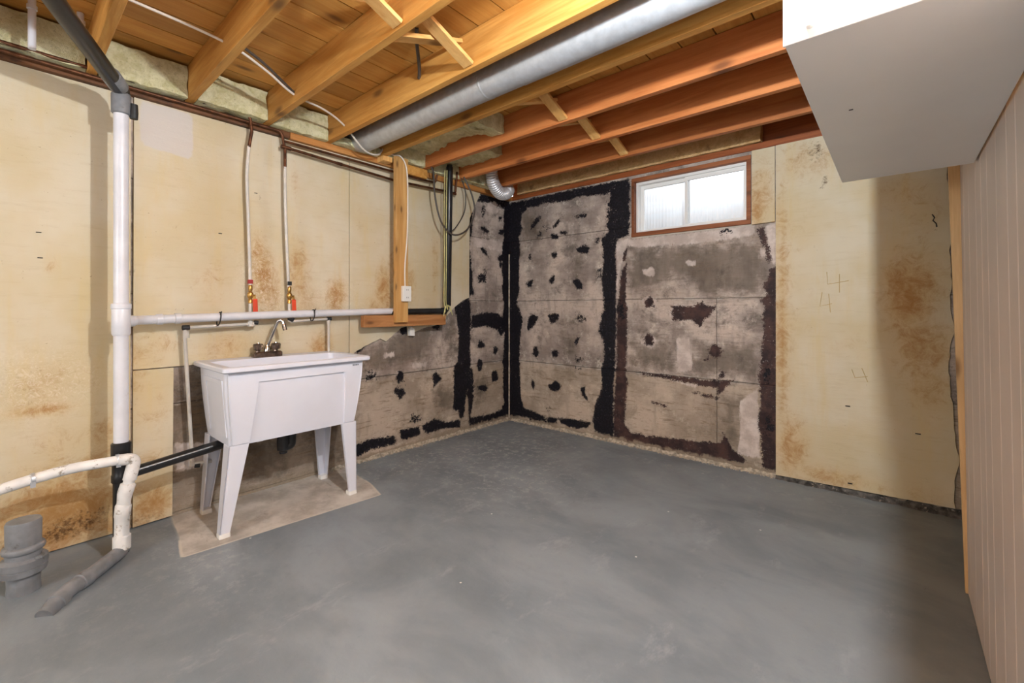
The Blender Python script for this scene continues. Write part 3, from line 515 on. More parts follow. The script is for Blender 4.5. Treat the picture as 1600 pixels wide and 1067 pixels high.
tr_ = N(gnt, 'ShaderNodeBsdfTransparent'); tr_.inputs[0].default_value = (.97,.985,1,1)
gl_ = N(gnt, 'ShaderNodeBsdfGlossy'); gl_.inputs['Roughness'].default_value = .05
mx_ = N(gnt, 'ShaderNodeMixShader'); mx_.inputs[0].default_value = .06
lk(gnt, tr_.outputs[0], mx_.inputs[1]); lk(gnt, gl_.outputs[0], mx_.inputs[2])
lk(gnt, mx_.outputs[0], gnt.nodes['Material Output'].inputs[0])
M_GLASS = gm

# ------------------------------------------------------------------ the room shell
XL, YB, ZS, ZJ, ZP = -0.04, 0.0, 2.296, 2.34, 2.524     # left wall face, back wall face, sill, joist underside, plank underside
XR, YF = 6.2, -6.6

def grid_obj(name, P, nu, nv, keep, mat, attrs, parent=None):
    me = bpy.data.meshes.new(name)
    idx = np.arange(nu*nv).reshape(nu, nv)
    q = np.stack([idx[:-1,:-1], idx[1:,:-1], idx[1:,1:], idx[:-1,1:]], -1).reshape(-1, 4)
    if keep is not None: q = q[keep.reshape(-1)]
    me.from_pydata([tuple(p) for p in P.reshape(-1,3).tolist()], [], q.tolist())
    for k, a in attrs.items(): put_attr(me, k, a.reshape(-1))
    me.polygons.foreach_set('use_smooth', [True]*len(me.polygons))
    me.materials.append(mat)
    o = bpy.data.objects.new(name, me); o['_w'] = [0.,0.,0.]
    COL.objects.link(o)
    if parent: o.parent = parent
    return o

def relief(U, V):
    r = np.zeros(U.shape)
    course = np.floor((V-.017)/.6155).astype(int)
    r += np.array([0, .004, -.001, .003, 0, 0])[np.clip(course, 0, 5)]
    f = np.vectorize(lambda a, b: mnoise.noise(Vector((a*3, b*5, 1.7))))
    r += .003*f(U, V)
    return r

step = .0125
# left wall
us = np.arange(-4.6, 0.03, .0125)
vs = np.linspace(-.02, ZS, 186)
U, V = np.meshgrid(us, vs, indexing='ij')
P = np.stack([XL+relief(U, V), U, V], -1)
wall_left = grid_obj('wall_left', P, len(us), len(vs), None, M_CONC,
    dict(tar=sdf(TAR_L, U, V), speck=sdf(SPK_L, U, V), brown=np.full(U.shape, -.2), dark=sdf(DRK_L, U, V), plaster=sdf(PLS_L, U, V),
    wet=blobs([(-2.80,.66,.16,.22,.95),(-2.72,.42,.2,.3,.8),(-2.4,.34,.4,.2,.75),(-2.05,.3,.2,.25,.8),(-2.6,.15,.3,.12,.5),(-1.95,.75,.25,.12,.4),(-1.3,.8,.35,.14,.35)], U, V)))
tag(wall_left, 'cast concrete basement wall behind the laundry tub, partly covered by foam boards', kind='structure')
# back wall with the window opening
WX0, WX1, WZ0, WZ1 = 1.35, 2.265, 1.775, 2.27
us = np.unique(np.concatenate([np.arange(XL-.05, 3.5, .0125), [WX0, WX1]])); vs = np.unique(np.concatenate([np.linspace(-.02, ZS, 186), [WZ0, WZ1]]))
U, V = np.meshgrid(us, vs, indexing='ij')
P = np.stack([U, YB-relief(U+7, V), V], -1)
uc = (us[:-1]+us[1:])/2; vc = (vs[:-1]+vs[1:])/2
UC, VC = np.meshgrid(uc, vc, indexing='ij')
keep = ~((UC > WX0) & (UC < WX1) & (VC > WZ0) & (VC < WZ1))
wall_back = grid_obj('wall_back', P, len(us), len(vs), keep, M_CONC,
    dict(tar=sdf(TAR_B, U, V), speck=sdf(SPK_B, U, V), brown=sdf(BRN_B, U, V), dark=sdf(DRK_B, U, V), plaster=sdf(PLS_B, U, V),
    wet=blobs([(2.32,1.72,.10,.12,.6),(1.6,1.30,.25,.1,.25),(2.0,.35,.12,.2,.5),(.25,2.0,.2,.2,.3),(.75,1.05,.25,.2,.25),(1.9,1.55,.2,.15,.35)], U, V)))
tag(wall_back, 'concrete wall below the window with patches of black and brown tar', kind='structure')
# window reveal (concrete thickness)
MB().box(WX0-.012, WX0, 0, .22, WZ0, WZ1).box(WX1, WX1+.012, 0, .22, WZ0, WZ1).box(WX0, WX1, 0, .22, WZ0-.012, WZ0).build('window_reveal', M_BACKW, wall_back)
# floor
us = np.concatenate([np.arange(-.1, 3.5, .025), np.arange(3.5, XR+.2, .3)]); vs = np.concatenate([np.arange(YF-.1, -4.0, .3), np.arange(-4.0, .051, .025)])
U, V = np.meshgrid(us, vs, indexing='ij')
P = np.stack([U, V, np.zeros(U.shape)], -1)
dust = blobs([(.55,-.75,.5,.7,1.0), (.95,-1.15,.45,.5,.75), (.25,-1.4,.2,.6,.9), (.6,-3.3,.4,.3,.15), (1.6,-.25,1.4,.1,.4), (.5,-2.9,.5,.15,.5)], U, V)
rl = np.where(U > .3, 1., .25)
floor = grid_obj('floor', P, len(us), len(vs), None, M_FLOOR, dict(bare=sdf([SLAB], U, V), dust=dust, rimline=rl))
tag(floor, 'grey painted concrete slab with a bare patch under the laundry tub', kind='structure')
# far parts of the basement, behind the camera
wr = MB().box(3.288, 3.75, -3.0, -.93, 0, ZP).build('wall_right', M_DARK, recenter=False); tag(wr, 'partition faced with cream vertical panelling', kind='structure')  # body made extra deep to stop side light passing behind it
tag(MB().box(3.45, 3.75, -.93, 0.0, 0, ZP).build('wall_light_stop', M_BACKW, recenter=False), 'added wall behind the partition that keeps out stray light', kind='structure')  # unseen wall added to keep side light off the window wall
tag(MB().box(-.3, XR, YF-.1, YF, 0, ZP).build('wall_front', M_BACKW, recenter=False), 'plaster wall behind the viewer', kind='structure')
tag(MB().box(XR, XR+.1, YF, .2, 0, ZP).build('wall_far_right', M_BACKW, recenter=False), 'plaster wall of the far side of the basement', kind='structure')
tag(MB().box(3.5, XR, 0, .1, 0, ZP).build('wall_back_far', M_BACKW, recenter=False), 'plaster wall beyond the partition', kind='structure')
tag(MB().box(-.2, XL, YF, -4.6, 0, ZP).build('wall_left_far', M_BACKW, recenter=False), 'plaster wall continuing behind the viewer', kind='structure')
ceiling = tag(MB().box(-.2, XR, YF, .25, ZP+.024, ZP+.05).build('ceiling', M_CEIL, recenter=False), 'plank subfloor above the joists, with an added light-blocking sheet on top', kind='structure')  # sheet added over the planks to block sky light at the gaps

# subfloor planks, running away from the viewer across the joists
pw_, gap = .169, .007
src = None
x = -.16
while x < XR-.05:
    if src is None:
        src = MB().box(x+gap/2, x+pw_-gap/2, YF, .1, ZP, ZP+.02).build('subfloor_plank', M_PLANK, ceiling)
        ox = x
    else:
        c = src.copy(); COL.objects.link(c); c.parent = ceiling
        c.location = src.location + Vector((x-ox, random.uniform(-.02,.0), random.uniform(0,.003)))
    x += pw_

# joists
JY = [-3.605, -3.2, -2.795, -2.388, -1.98, -1.572, -1.165, -.755, -.335]
JLAB = {-3.2: 'ceiling joist at far left above the black slanting pipe',
 -2.795: 'golden ceiling joist meeting the wall left of the two thin water pipes',
 -2.388: 'golden ceiling joist whose wall end sits above the two thin water pipes',
 -1.98: 'golden ceiling joist alongside the round metal duct on its left side',
 -1.572: 'ceiling joist alongside the round metal duct on its right side',
 -1.165: 'ceiling joist between the two hanging insulation batts',
 -.755: 'reddish ceiling joist ending beside the black vertical pipe',
 -.335: 'reddish ceiling joist nearest the window wall, above the foil duct',
 -3.605: 'ceiling joist nearest the viewer, beyond the white ceiling pipes'}
jm = {}
for y in JY:
    mat = M_JOIST_R if y > -1.3 else M_JOIST
    if mat.name not in jm:
        o = MB().box(.0, XR, y-.04, y, ZJ, ZP-.0005).build('floor_joist', mat, bevel=.003)
        jm[mat.name] = (o, y)
    else:
        s, y0 = jm[mat.name]
        o = s.copy(); COL.objects.link(o); o.location = s.location + Vector((0, y-y0, 0))
    tag(o, JLAB[y], 'joist', 'ceiling joists')

# sill plates and rim boards
tag(MB().box(XL-.12, .012, -4.6, -2.262, ZS, ZJ).build('trim_1', M_SILL, bevel=.003), 'dark stained sill plate on top of the left wall', kind='structure')
tag(MB().box(XL-.12, .012, -2.26, 0.0, ZS, ZJ).build('trim_5', M_SILLO, bevel=.003), 'orange sill plate on top of the left wall near the corner', kind='structure')
tag(MB().box(.0125, 3.45, -.014, .13, ZS, ZJ).build('trim_2', M_SILLB, bevel=.003), 'reddish sill plate on top of the window wall', kind='structure')
tag(MB().box(XL-.12, XL-.08, -4.6, 0.09, ZJ, ZP-.001).build('trim_3', M_SILL), 'rim board above the left wall', kind='structure')
tag(MB().box(XL, 3.45, .06, .10, ZJ, ZP-.001).build('trim_4', M_SILLB), 'red-brown rim board above the window', kind='structure')

# ------------------------------------------------------------------ foam boards
def board(name, poly, axis, face, thick, parent, stain, grime, peel, label, cell=.04, jit=None):
    """polygon in (along, z); face = coordinate of the visible face; back face lies thick behind it"""
    bm = bmesh.new()
    mk = (lambda a, z: (face, a, z)) if axis == 'X' else (lambda a, z: (a, face, z))
    bm.faces.new([bm.verts.new(mk(a, z)) for a, z in poly])
    A = [p[0] for p in poly]; Z = [p[1] for p in poly]
    na = (0,1,0) if axis == 'X' else (1,0,0)
    t = min(A)+cell
    while t < max(A)-.005:
        bmesh.ops.bisect_plane(bm, geom=bm.verts[:]+bm.edges[:]+bm.faces[:], plane_co=mk(t, 0), plane_no=na); t += cell
    t = min(Z)+cell
    while t < max(Z)-.005:
        bmesh.ops.bisect_plane(bm, geom=bm.verts[:]+bm.edges[:]+bm.faces[:], plane_co=mk(0, t), plane_no=(0,0,1)); t += cell
    ed = [e for e in bm.edges if e.is_boundary]
    ex = bmesh.ops.extrude_edge_only(bm, edges=ed)
    d = Vector((-thick,0,0)) if axis == 'X' else Vector((0,thick,0))
    for g in ex['geom']:
        if isinstance(g, bmesh.types.BMVert): g.co += d
    bmesh.ops.recalc_face_normals(bm, faces=bm.faces)
    me = bpy.data.meshes.new(name); bm.to_mesh(me); bm.free()
    co = np.zeros(len(me.vertices)*3); me.vertices.foreach_get('co', co); co = co.reshape(-1,3)
    Uu = co[:,1] if axis == 'X' else co[:,0]
    put_attr(me, 'stain', blobs(stain, Uu, co[:,2])); put_attr(me, 'grime', blobs(grime, Uu, co[:,2])); put_attr(me, 'peel', blobs(peel, Uu, co[:,2]) if peel else np.zeros(len(co)))
    put_attr(me, 'pale', sdf([[(-3.03,2.29),(-2.79,2.29),(-2.79,2.02),(-3.03,2.05)]], Uu, co[:,2]) if axis == 'X' else np.full(len(co), -.2))
    me.materials.append(M_FOAM)
    o = bpy.data.objects.new(name, me); o['_w'] = [0.,0.,0.]; COL.objects.link(o); o.parent = parent
    o['label'] = label
    return o
def ragged(pts, amp, n):
    out = []
    for (a, b), (c, d) in zip(pts[:-1], pts[1:]):
        L = math.hypot(c-a, d-b); k = max(1, int(L/n))
        for i in range(k):
            t = i/k
            j = amp if i else 0
            out.append((a+(c-a)*t+random.uniform(-j,j), b+(d-b)*t+random.uniform(-j,j)))
    out.append(pts[-1]); return out
FX = -.018
bA = board('insulation_board', [(-4.6,.006),(-3.069,.006),(-3.065,2.294),(-4.6,2.294)], 'X', FX, .022, wall_left, STAIN_L, GRIME_L, PEEL_L, 'tall cream foam board at the far left behind the white stack')
bB = board('insulation_board', [(-3.056,.845),(-1.828,.845),(-1.826,2.294),(-3.052,2.294)], 'X', FX, .022, wall_left, STAIN_L, GRIME_L, PEEL_L, 'wide stained cream foam board above the laundry tub')
bC = board('insulation_board', [(-3.058,.006),(-2.888,.012),(-2.882,.838),(-3.056,.838)], 'X', FX, .022, wall_left, STAIN_L, GRIME_L, PEEL_L, 'short narrow foam board left of the tub, reaching the floor')
lowi = 9
pd = BOARD_D[:lowi] + ragged(BOARD_D[lowi:-2], .004, .03) + [(-1.822,.80)]
pd[0] = (-1.822, 2.294); pd[1] = (-.453, 2.294)
bD = board('insulation_board', pd, 'X', FX, .022, wall_left, STAIN_L, GRIME_L, PEEL_L, 'foam board with a broken curved lower edge behind the wood stud')
pe = [(2.422,.024),(2.422,2.294),(3.262,2.294)] + ragged(EDGE_E, .005, .03)
bE = board('insulation_board', pe, 'Y', -.02, .021, wall_back, STAIN_B, GRIME_B, None, 'tall tan foam board with a ragged right edge beside the window')
bF = board('insulation_board', [(2.272,1.768),(2.416,1.772),(2.416,2.292),(2.272,2.292)], 'Y', -.02, .021, wall_back, STAIN_B, GRIME_B, None, 'small foam board between the window and the tall foam board')
# pencilled figures on the tall board
for grp in ([[(2.71,1.406),(2.714,1.327),(2.823,1.346)], [(2.776,1.389),(2.776,1.271)]],
            [[(2.685,1.277),(2.673,1.185),(2.738,1.202)], [(2.72,1.266),(2.729,1.145)]],
            [[(2.838,.789),(2.854,.738),(2.916,.751)], [(2.888,.8),(2.916,.718)]]):
    mb = MB()
    for st in grp: mb.tube([(a, -.0202, z) for a, z in st], .0022, 6)
    o = mb.build('pencil_figure', M_PENCIL, bE); o['label'] = 'pencilled figure 4'
mb = MB().tube([(3.205,-.022,1.71),(3.215,-.022,1.69),(3.208,-.022,1.675),(3.222,-.022,1.655),(3.224,-.022,1.635)], .003, 6)
mb.build('wire_hook', M_BLACKN, bE)
for a, z in ((2.818,.555),(3.145,.44),(2.83,.07)):
    MB().box(a-.012, a+.012, -.024, -.0195, z-.003, z+.003).build('staple', M_BLACKN, bE)
for a, z in ((-3.40,1.53),(-3.395,1.41),(-2.655,1.62),(-2.46,1.9),(-3.10,2.1)):
    MB().box(FX-.001, FX+.004, a-.009, a+.009, z-.002, z+.002).build('staple', M_BLACKN, bA if a < -3.06 else bB)

# cement scrapings along the foot of the bare walls
def crumbs(name, a0, a1, axis, n, parent):
    mb = MB()
    for i in range(n):
        a = random.uniform(a0, a1); d = abs(random.gauss(0, .018)); s = random.uniform(.002, .008)*(1 if d < .03 else .6)
        h = s*random.uniform(.5, 1.1)
        c = (XL+.004+d, a) if axis == 'X' else (a, -.004-d)
        k = 5; r0 = random.uniform(0, 6)
        ring = [(c[0]+s*random.uniform(.7,1.3)*math.cos(r0+2*math.pi*j/k), c[1]+s*random.uniform(.7,1.3)*math.sin(r0+2*math.pi*j/k), 0.0) for j in range(k)]
        top = [(c[0]+(p[0]-c[0])*.55, c[1]+(p[1]-c[1])*.55, h) for p in ring]
        mb.rings([ring, top], False, True)
    o = mb.build(name, M_CEM, parent); o['kind'] = 'stuff'
crumbs('cement_crumbs', -1.95, 0, 'X', 700, wall_left)
crumbs('cement_crumbs', 0, 2.42, 'Y', 900, wall_back)
# lumpy cove of old cement where wall meets floor
def cove(name, a0, a1, axis, parent, mat=None, k=1.0, off=0.0):
    R = []
    n = int((a1-a0)/.02)
    for i in range(n+1):
        a = a0+(a1-a0)*i/n
        w_ = .014+.012*mnoise.noise(Vector((a*9, 0, 2)))+.010*mnoise.noise(Vector((a*31, 0, 5))); w_ = max(.004, w_)
        h = max(.006, .024+.016*mnoise.noise(Vector((a*8, 3, 2)))+.015*mnoise.noise(Vector((a*33, 7, 5))))
        w_ = w_*k+off; h = h*k
        prof = [(-.01, -.005), (w_, -.005), (w_*.8, .004), (w_*.4, h*.45), (.004, h), (-.01, h)]
        R.append([(XL+d, a, z) if axis == 'X' else (a, -d, z) for d, z in prof])
    MB().rings(R).build(name, mat or M_CEM, parent, smooth=60)
cove('cement_cove', -1.95, -.02, 'X', wall_left)
cove('cement_cove', 0.0, 2.42, 'Y', wall_back)
cove('tarred_cove', 2.42, 3.45, 'Y', wall_back, M_CEMD, 1.5, .016)

R = []
for i in range(60):
    z = .02+1.72*i/59; rr_ = max(.002, .008+.007*mnoise.noise(Vector((z*11, 2, 9))))
    cx = XL+.006; cy = -.006
    R.append([(cx+rr_*math.cos(2*math.pi*k/6), cy+rr_*math.sin(2*math.pi*k/6), z) for k in range(6)])
MB().rings(R).build('corner_mortar', M_CEM, wall_back, smooth=60)

# ------------------------------------------------------------------ window
win = empty('window_1', ((WX0+WX1)/2, 0, WZ0), 'small sliding basement window in a brown wooden frame', kind='structure')
MB().box(WX0, WX1, -.012, .10, WZ1-.032, WZ1).build('frame_head', M_FRAMEW, win, bevel=.003)
MB().box(WX0, WX1, -.016, .10, WZ0, WZ0+.034).build('frame_sill', M_FRAMEW, win, bevel=.003)
MB().box(WX0, WX0+.024, -.012, .10, WZ0+.034, WZ1-.032).build('frame_jamb', M_FRAMEW, win, bevel=.003)
MB().box(WX1-.03, WX1, -.012, .10, WZ0+.034, WZ1-.032).build('frame_jamb', M_FRAMEW, win, bevel=.003)
ix0, ix1, iz0, iz1 = WX0+.024, WX1-.03, WZ0+.034, WZ1-.032
mb = MB(); yv0, yv1 = .03, .12
mb.box(ix0, ix1, yv0, yv1, iz1-.022, iz1).box(ix0, ix1, yv0, yv1, iz0, iz0+.018).box(ix0, ix0+.02, yv0, yv1, iz0+.018, iz1-.022).box(ix1-.018, ix1, yv0, yv1, iz0+.018, iz1-.022)
mb.build('vinyl_frame', M_VINYL, win, bevel=.002)
def sash(x0, x1, y0, y1, st):
    z0, z1 = iz0+.018, iz1-.022
    mb = MB().box(x0, x1, y0, y1, z0, z0+.014).box(x0, x1, y0, y1, z1-.03, z1).box(x0, x0+st[0], y0, y1, z0+.014, z1-.03).box(x1-st[1], x1, y0, y1, z0+.014, z1-.03)
    s = mb.build('sash', M_VINYL, win, bevel=.002)
    MB().box(x0+st[0], x1-st[1], (y0+y1)/2-.002, (y0+y1)/2+.002, z0+.014, z1-.03).build('pane', M_GLASS, s)
xm = 1.79
sash(ix0+.02, xm+.012, .075, .098, (.03, .016)); sash(xm-.012, ix1-.018, .045, .068, (.022, .014))
# corrugated liner of the window well outside
R = []
for i in range(241):
    a = math.pi*i/240
    r = .62+.004*(1 if i % 4 == 0 else 0)
    cx = 1.807-r*math.cos(a)*1.0; cy = .2+r*.9*math.sin(a)
    R.append([(cx, cy, z) for z in (1.55, 2.0, 2.36)])
mb = MB(); n = len(R)
for r in R: mb.v += r
for i in range(n-1):
    for j in range(2):
        mb.f.append((i*3+j, (i+1)*3+j, (i+1)*3+j+1, i*3+j+1))
o = mb.build('window_well', M_WELL, smooth=80)
so = o.modifiers.new('thickness', 'SOLIDIFY'); so.thickness = .006; so.offset = 1
tag(o, 'white ribbed window well liner seen through the panes', 'window well')
tag(MB().prism([(1.1,.2),(2.5,.2),(2.45,.75),(1.15,.75)], 'Z', 1.53, 1.55).build('gravel_bed', M_BACKW), 'pale gravel at the bottom of the window well', 'gravel', kind='stuff')

# ------------------------------------------------------------------ partition panelling on the right
def px_(y, z):
    return 3.270 - .024*z/1.75
y = -.932; i = 0; WP = [.10,.155,.185,.12,.12,.155,.15,.11]
while y > -2.95:
    wd = WP[i % len(WP)]; y1 = y-wd+.004; i += 1
    zt = ZJ-.002; th = .012
    p = [(px_(y1,0),y1,0.004),(px_(y1,0)+th,y1,0.004),(px_(y,0)+th,y,0.004),(px_(y,0),y,0.004),(px_(y1,zt),y1,zt),(px_(y1,zt)+th,y1,zt),(px_(y,zt)+th,y,zt),(px_(y,zt),y,zt)]
    st_ = MB().hexa(p).build('panel_strip', M_PANEL, wr, bevel=.0035)
    y -= wd
o = MB().hexa([(3.262,-.931,.003),(3.283,-.931,.003),(3.283,-.912,.003),(3.262,-.912,.003),(3.207,-.931,1.9),(3.262,-.931,1.9),(3.262,-.912,1.9),(3.207,-.912,1.9)]).build('corner_batten', M_BLOCK, wr, bevel=.002); o.data.materials[0] = M_BATTEN; o['label'] = 'tan wooden batten at the far edge of the panelling'
MB().hexa([(3.284,-2.95,.003),(3.2875,-2.95,.003),(3.2875,-.932,.003),(3.284,-.932,.003),(3.262,-2.95,ZJ),(3.2875,-2.95,ZJ),(3.2875,-.932,ZJ),(3.262,-.932,ZJ)]).build('panel_backing', M_DARK, wr)

# ------------------------------------------------------------------ boxed duct (white bulkhead)
BX0, BX1, BY0, BY1, BZ = 2.89, 3.242, -2.575, -1.407, 1.652
bk = empty('duct_bulkhead', ((BX0+BX1)/2, (BY0+BY1)/2, BZ), 'white painted boxed-in duct hanging at upper right under the joists', 'bulkhead')
MB().box(BX0, BX1, BY0, BY1, BZ, BZ+.008).build('bottom_panel', M_BULK, bk, bevel=.002)
MB().box(BX0, BX0+.006, BY0+.002, BY1-.006, BZ+.008, ZJ-.002).build('side_panel', M_BULK, bk)
MB().box(BX0, BX1, BY1-.006, BY1, BZ+.008, ZJ-.002).build('back_panel', M_BULK, bk)
mb = MB().box(BX0-.002, BX1, BY0-.006, BY0, BZ-.003, ZJ-.002)
MB_front = mb.build('front_panel', M_BULK, bk, bevel=.0015)
mb = MB().lathe((0,0), [(.001,0),(.0065,0),(.0065,.001),(.005,.003),(.002,.004),(.0003,.0042)], 16)
mb.v = [(2.93+x_, BY0-.006-z_, 1.672+y_) for x_, y_, z_ in mb.v]
mb.build('screw', M_BULK, MB_front, smooth=40)
MB().box(2.959, 2.967, -2.172, -2.169, BZ-.0015, BZ+.0005).build('nail_hole', M_BLACKN, bk)

# ------------------------------------------------------------------ bridging struts between the joists
def strut(y0, y1, z0, z1, xc, label):
    d = Vector((0, y1-y0, z1-z0)).normalized(); nrm = Vector((0, -d.z, d.y))*.019
    a = Vector((xc, y0, z0)); b = Vector((xc, y1, z1)); wv = Vector((.019, 0, 0)) if False else Vector((.032, 0, 0))
    n2 = nrm*.5
    p = [a-wv-n2, a+wv-n2, b+wv-n2, b-wv-n2, a-wv+n2, a+wv+n2, b+wv+n2, b-wv+n2]
    o = MB().hexa([tuple(q) for q in p]).build('bridging_strut', M_STRUT, bevel=.002)
    tag(o, label, 'strut', 'cross-bridging struts between the joists')
bays = [(-2.795,-2.388,'bay at the top edge'), (-2.388,-1.98,'bay left of the round duct'), (-1.572,-1.165,'bay holding the long insulation batt'),
        (-1.165,-.755,'bay holding the short insulation batt'), (-.755,-.335,'bay nearest the window')]
for ya, yb, t in bays:
    strut(ya+.002, yb-.042, ZP-.028, ZJ+.018, 1.47, 'strut falling towards the window wall in the '+t)
    strut(ya+.002, yb-.042, ZJ+.018, ZP-.028, 1.395, 'strut rising towards the window wall in the '+t)

# ------------------------------------------------------------------ insulation
def batt(name, x0, x1, y0, y1, z0, z1, mat, label, amp=.012, cell=.02, group=None, seed=0, sag=None):
    nx, ny, nz = [max(2, int(round((b-a)/cell))) for a, b in ((x0,x1),(y0,y1),(z0,z1))]
    mb = MB(); idx = {}
    def vert(i, j, k):
        if (i,j,k) in idx: return idx[(i,j,k)]
        p = Vector((x0+(x1-x0)*i/nx, y0+(y1-y0)*j/ny, z0+(z1-z0)*k/nz))
        nz_ = mnoise.noise_vector(p*14+Vector((seed,0,0)))*amp + mnoise.noise_vector(p*45+Vector((seed,3,0)))*amp*.5
        q = p+nz_
        if sag: q.z -= sag(p)*(1-k/nz)
        q.y = min(max(q.y, y0), y1)
        q.z = min(q.z, z1)
        idx[(i,j,k)] = len(mb.v); mb.v.append(tuple(q)); return idx[(i,j,k)]
    for i in range(nx):
        for j in range(ny):
            for k in (0, nz):
                mb.f.append((vert(i,j,k), vert(i+1,j,k), vert(i+1,j+1,k), vert(i,j+1,k)))
    for i in range(nx):
        for k in range(nz):
            for j in (0, ny):
                mb.f.append((vert(i,j,k), vert(i+1,j,k), vert(i+1,j,k+1), vert(i,j,k+1)))
    for j in range(ny):
        for k in range(nz):
            for i in (0, nx):
                mb.f.append((vert(i,j,k), vert(i,j+1,k), vert(i,j+1,k+1), vert(i,j,k+1)))
    o = mb.build(name, mat, smooth=50)
    return tag(o, label, 'insulation', group)
G = 'insulation pieces above the left wall'
edges = [(-3.603,-3.242,'insulation piece above the wall at far left, behind the black slanting pipe',0), (-3.198,-2.837,'insulation piece above the wall just right of the white stack',1),
 (-2.793,-2.43,'insulation piece directly above the two thin water pipes',2), (-2.386,-2.022,'insulation piece above the wall between the water pipes and the round duct',3),
 (-1.978,-1.614,'scrap of insulation under the wall end of the round duct',4), (-1.57,-1.207,'insulation piece above the wall right of the wood stud',5), (-1.163,-.797,'insulation piece behind the top of the black vertical pipe',6),(-.753,-.377,'insulation piece above the wall behind the foil duct',7)]
for y0, y1, t, k in edges:
    zt = ZP-.012 if k != 4 else ZJ+.05
    batt('insulation_batt', -.11, .075+.02*((k*7) % 3-1), y0, y1, ZJ+.002, zt, M_WOOL, t, group=G, seed=k*5, amp=.010)
batt('insulation_batt', .10, .98, -1.569, -1.209, ZJ+.125, ZP-.004, M_WOOL, 'long hanging insulation batt between joists right of the round duct', amp=.016, seed=40, group='insulation laid between joists',
     sag=lambda p: .01+.012*math.sin(p.x*9)+.06*max(0, (p.x-.72)/.26))
batt('insulation_batt', .10, .58, -1.162, -.799, ZJ+.11, ZP-.004, M_WOOL, 'short hanging insulation batt between joists above the black pipe', amp=.018, seed=50, group='insulation laid between joists',
     sag=lambda p: .015)
batt('insulation_batt', .10, 2.33, -.03, .055, ZJ+.003, ZP-.004, M_WOOLB, 'long tan insulation strip above the window', amp=.008, seed=60, cell=.03)

# ------------------------------------------------------------------ round duct
du = empty('round_duct', (1.6,-1.79,2.37), 'round galvanised metal duct running between two ceiling joists', 'duct')
r = .082; yc = -1.785; zc = 2.395
MB().tube([(.13,yc,zc),(1.62,yc,zc)], r, 40).build('duct_section', M_GALV, du, smooth=40)
MB().tube([(1.60,yc,zc),(1.602,yc,zc),(3.2,yc,zc)], [r*.98,r*1.025,r*1.025], 40).build('duct_section', M_GALV, du, smooth=30)
MB().tube([(3.19,yc,zc),(XR-.1,yc,zc)], r, 40).build('duct_section', M_GALV, du, smooth=40)
MB().tube([(1.36,yc,zc),(1.364,yc,zc),(1.372,yc,zc),(1.376,yc,zc)], [r,r*1.02,r*1.02,r], 40).build('crimp_ring', M_GALV, du, smooth=40)
p = smoothpath([(.15,yc,zc),(.10,yc,zc),(.05,yc,zc+.02),(.03,yc,zc+.05)], 4)
MB().tube(p, r*.97, 32).build('duct_end', M_GALV, du, smooth=40)
MB().box(.75,.753,yc+.05,yc+.2,ZP-.04,ZP-.038).build('hanger_strap', M_GALV, du)

# foil flex duct near the corner
p = smoothpath([(.235,-.56,2.50),(.22,-.545,2.42),(.20,-.49,2.33),(.19,-.40,2.275),(.185,-.31,2.285),(.16,-.24,2.335),(.10,-.20,2.37),(.03,-.17,2.38)], 18)
rr = [.055+.006*(i % 3 == 0) for i in range(len(p))]
tag(MB().tube(p, rr, 24).build('foil_flex_duct', M_FOIL, smooth=60), 'short bent silver foil duct in the corner under the joists', 'duct')

# ------------------------------------------------------------------ plumbing
SX, SY = .235, -3.139
st = empty('drain_stack', (SX,SY,0), 'tall white plastic drain stack with black couplings left of the tub', 'drain pipe')
MB().tube([(SX,SY,.52),(SX,SY,2.13)], .029, 24).build('stack_pipe', M_PVC, st, smooth=40)
MB().tube([(SX,SY,.0),(SX,SY,.35)], .031, 20).build('lower_pipe', M_ABS, st, smooth=40)
MB().tube([(SX,SY,1.04),(SX,SY,1.05),(SX,SY,1.17),(SX,SY,1.18)], [.031,.036,.036,.031], 24).tube([(SX-.01,SY,1.108),(SX-.05,SY+.05,1.108)], .028, 16).build('tee', M_PVC, st, smooth=40)
MB().tube([(SX,SY,1.165),(SX,SY,1.17),(SX,SY,1.19),(SX,SY,1.195)], [.033,.0385,.0385,.033], 24).build('collar', M_PVC, st, smooth=40)
MB().tube([(SX,SY,.34),(SX,SY,.345),(SX,SY,.375),(SX,SY,.38),(SX,SY,.455),(SX,SY,.46),(SX,SY,.525),(SX,SY,.53)], [.034,.037,.037,.0345,.0345,.0385,.0385,.033], 24).build('black_coupling', M_ABS, st, smooth=40)
MB().tube([(SX,SY,2.10),(SX,SY,2.105),(SX,SY,2.19),(SX,SY,2.2)], [.031,.037,.038,.034], 24).build('top_collar', M_GREYP, st, smooth=40)
pp = fillet([(SX,SY,2.17),(SX,SY,2.215),(.756,-3.39,2.275),(1.05,-3.52,2.305)], .05)
MB().tube(pp, .034, 24).build('slanting_pipe', M_ABS, st, smooth=50)
d0 = Vector((.756-SX,-3.39-SY,.06)).normalized()
a = Vector((SX,SY,2.22))
MB().tube([a+d0*.02, a+d0*.03, a+d0*.12, a+d0*.125], [.034,.0385,.0385,.034], 24).build('elbow_hub', M_GREYP, st, smooth=50)
MB().lathe((SX+.012,SY+.045), [(.001,2.09),(.016,2.09),(.018,2.12),(.016,2.16),(.001,2.165)], 12).build('clamp', M_RUB, st, smooth=50)

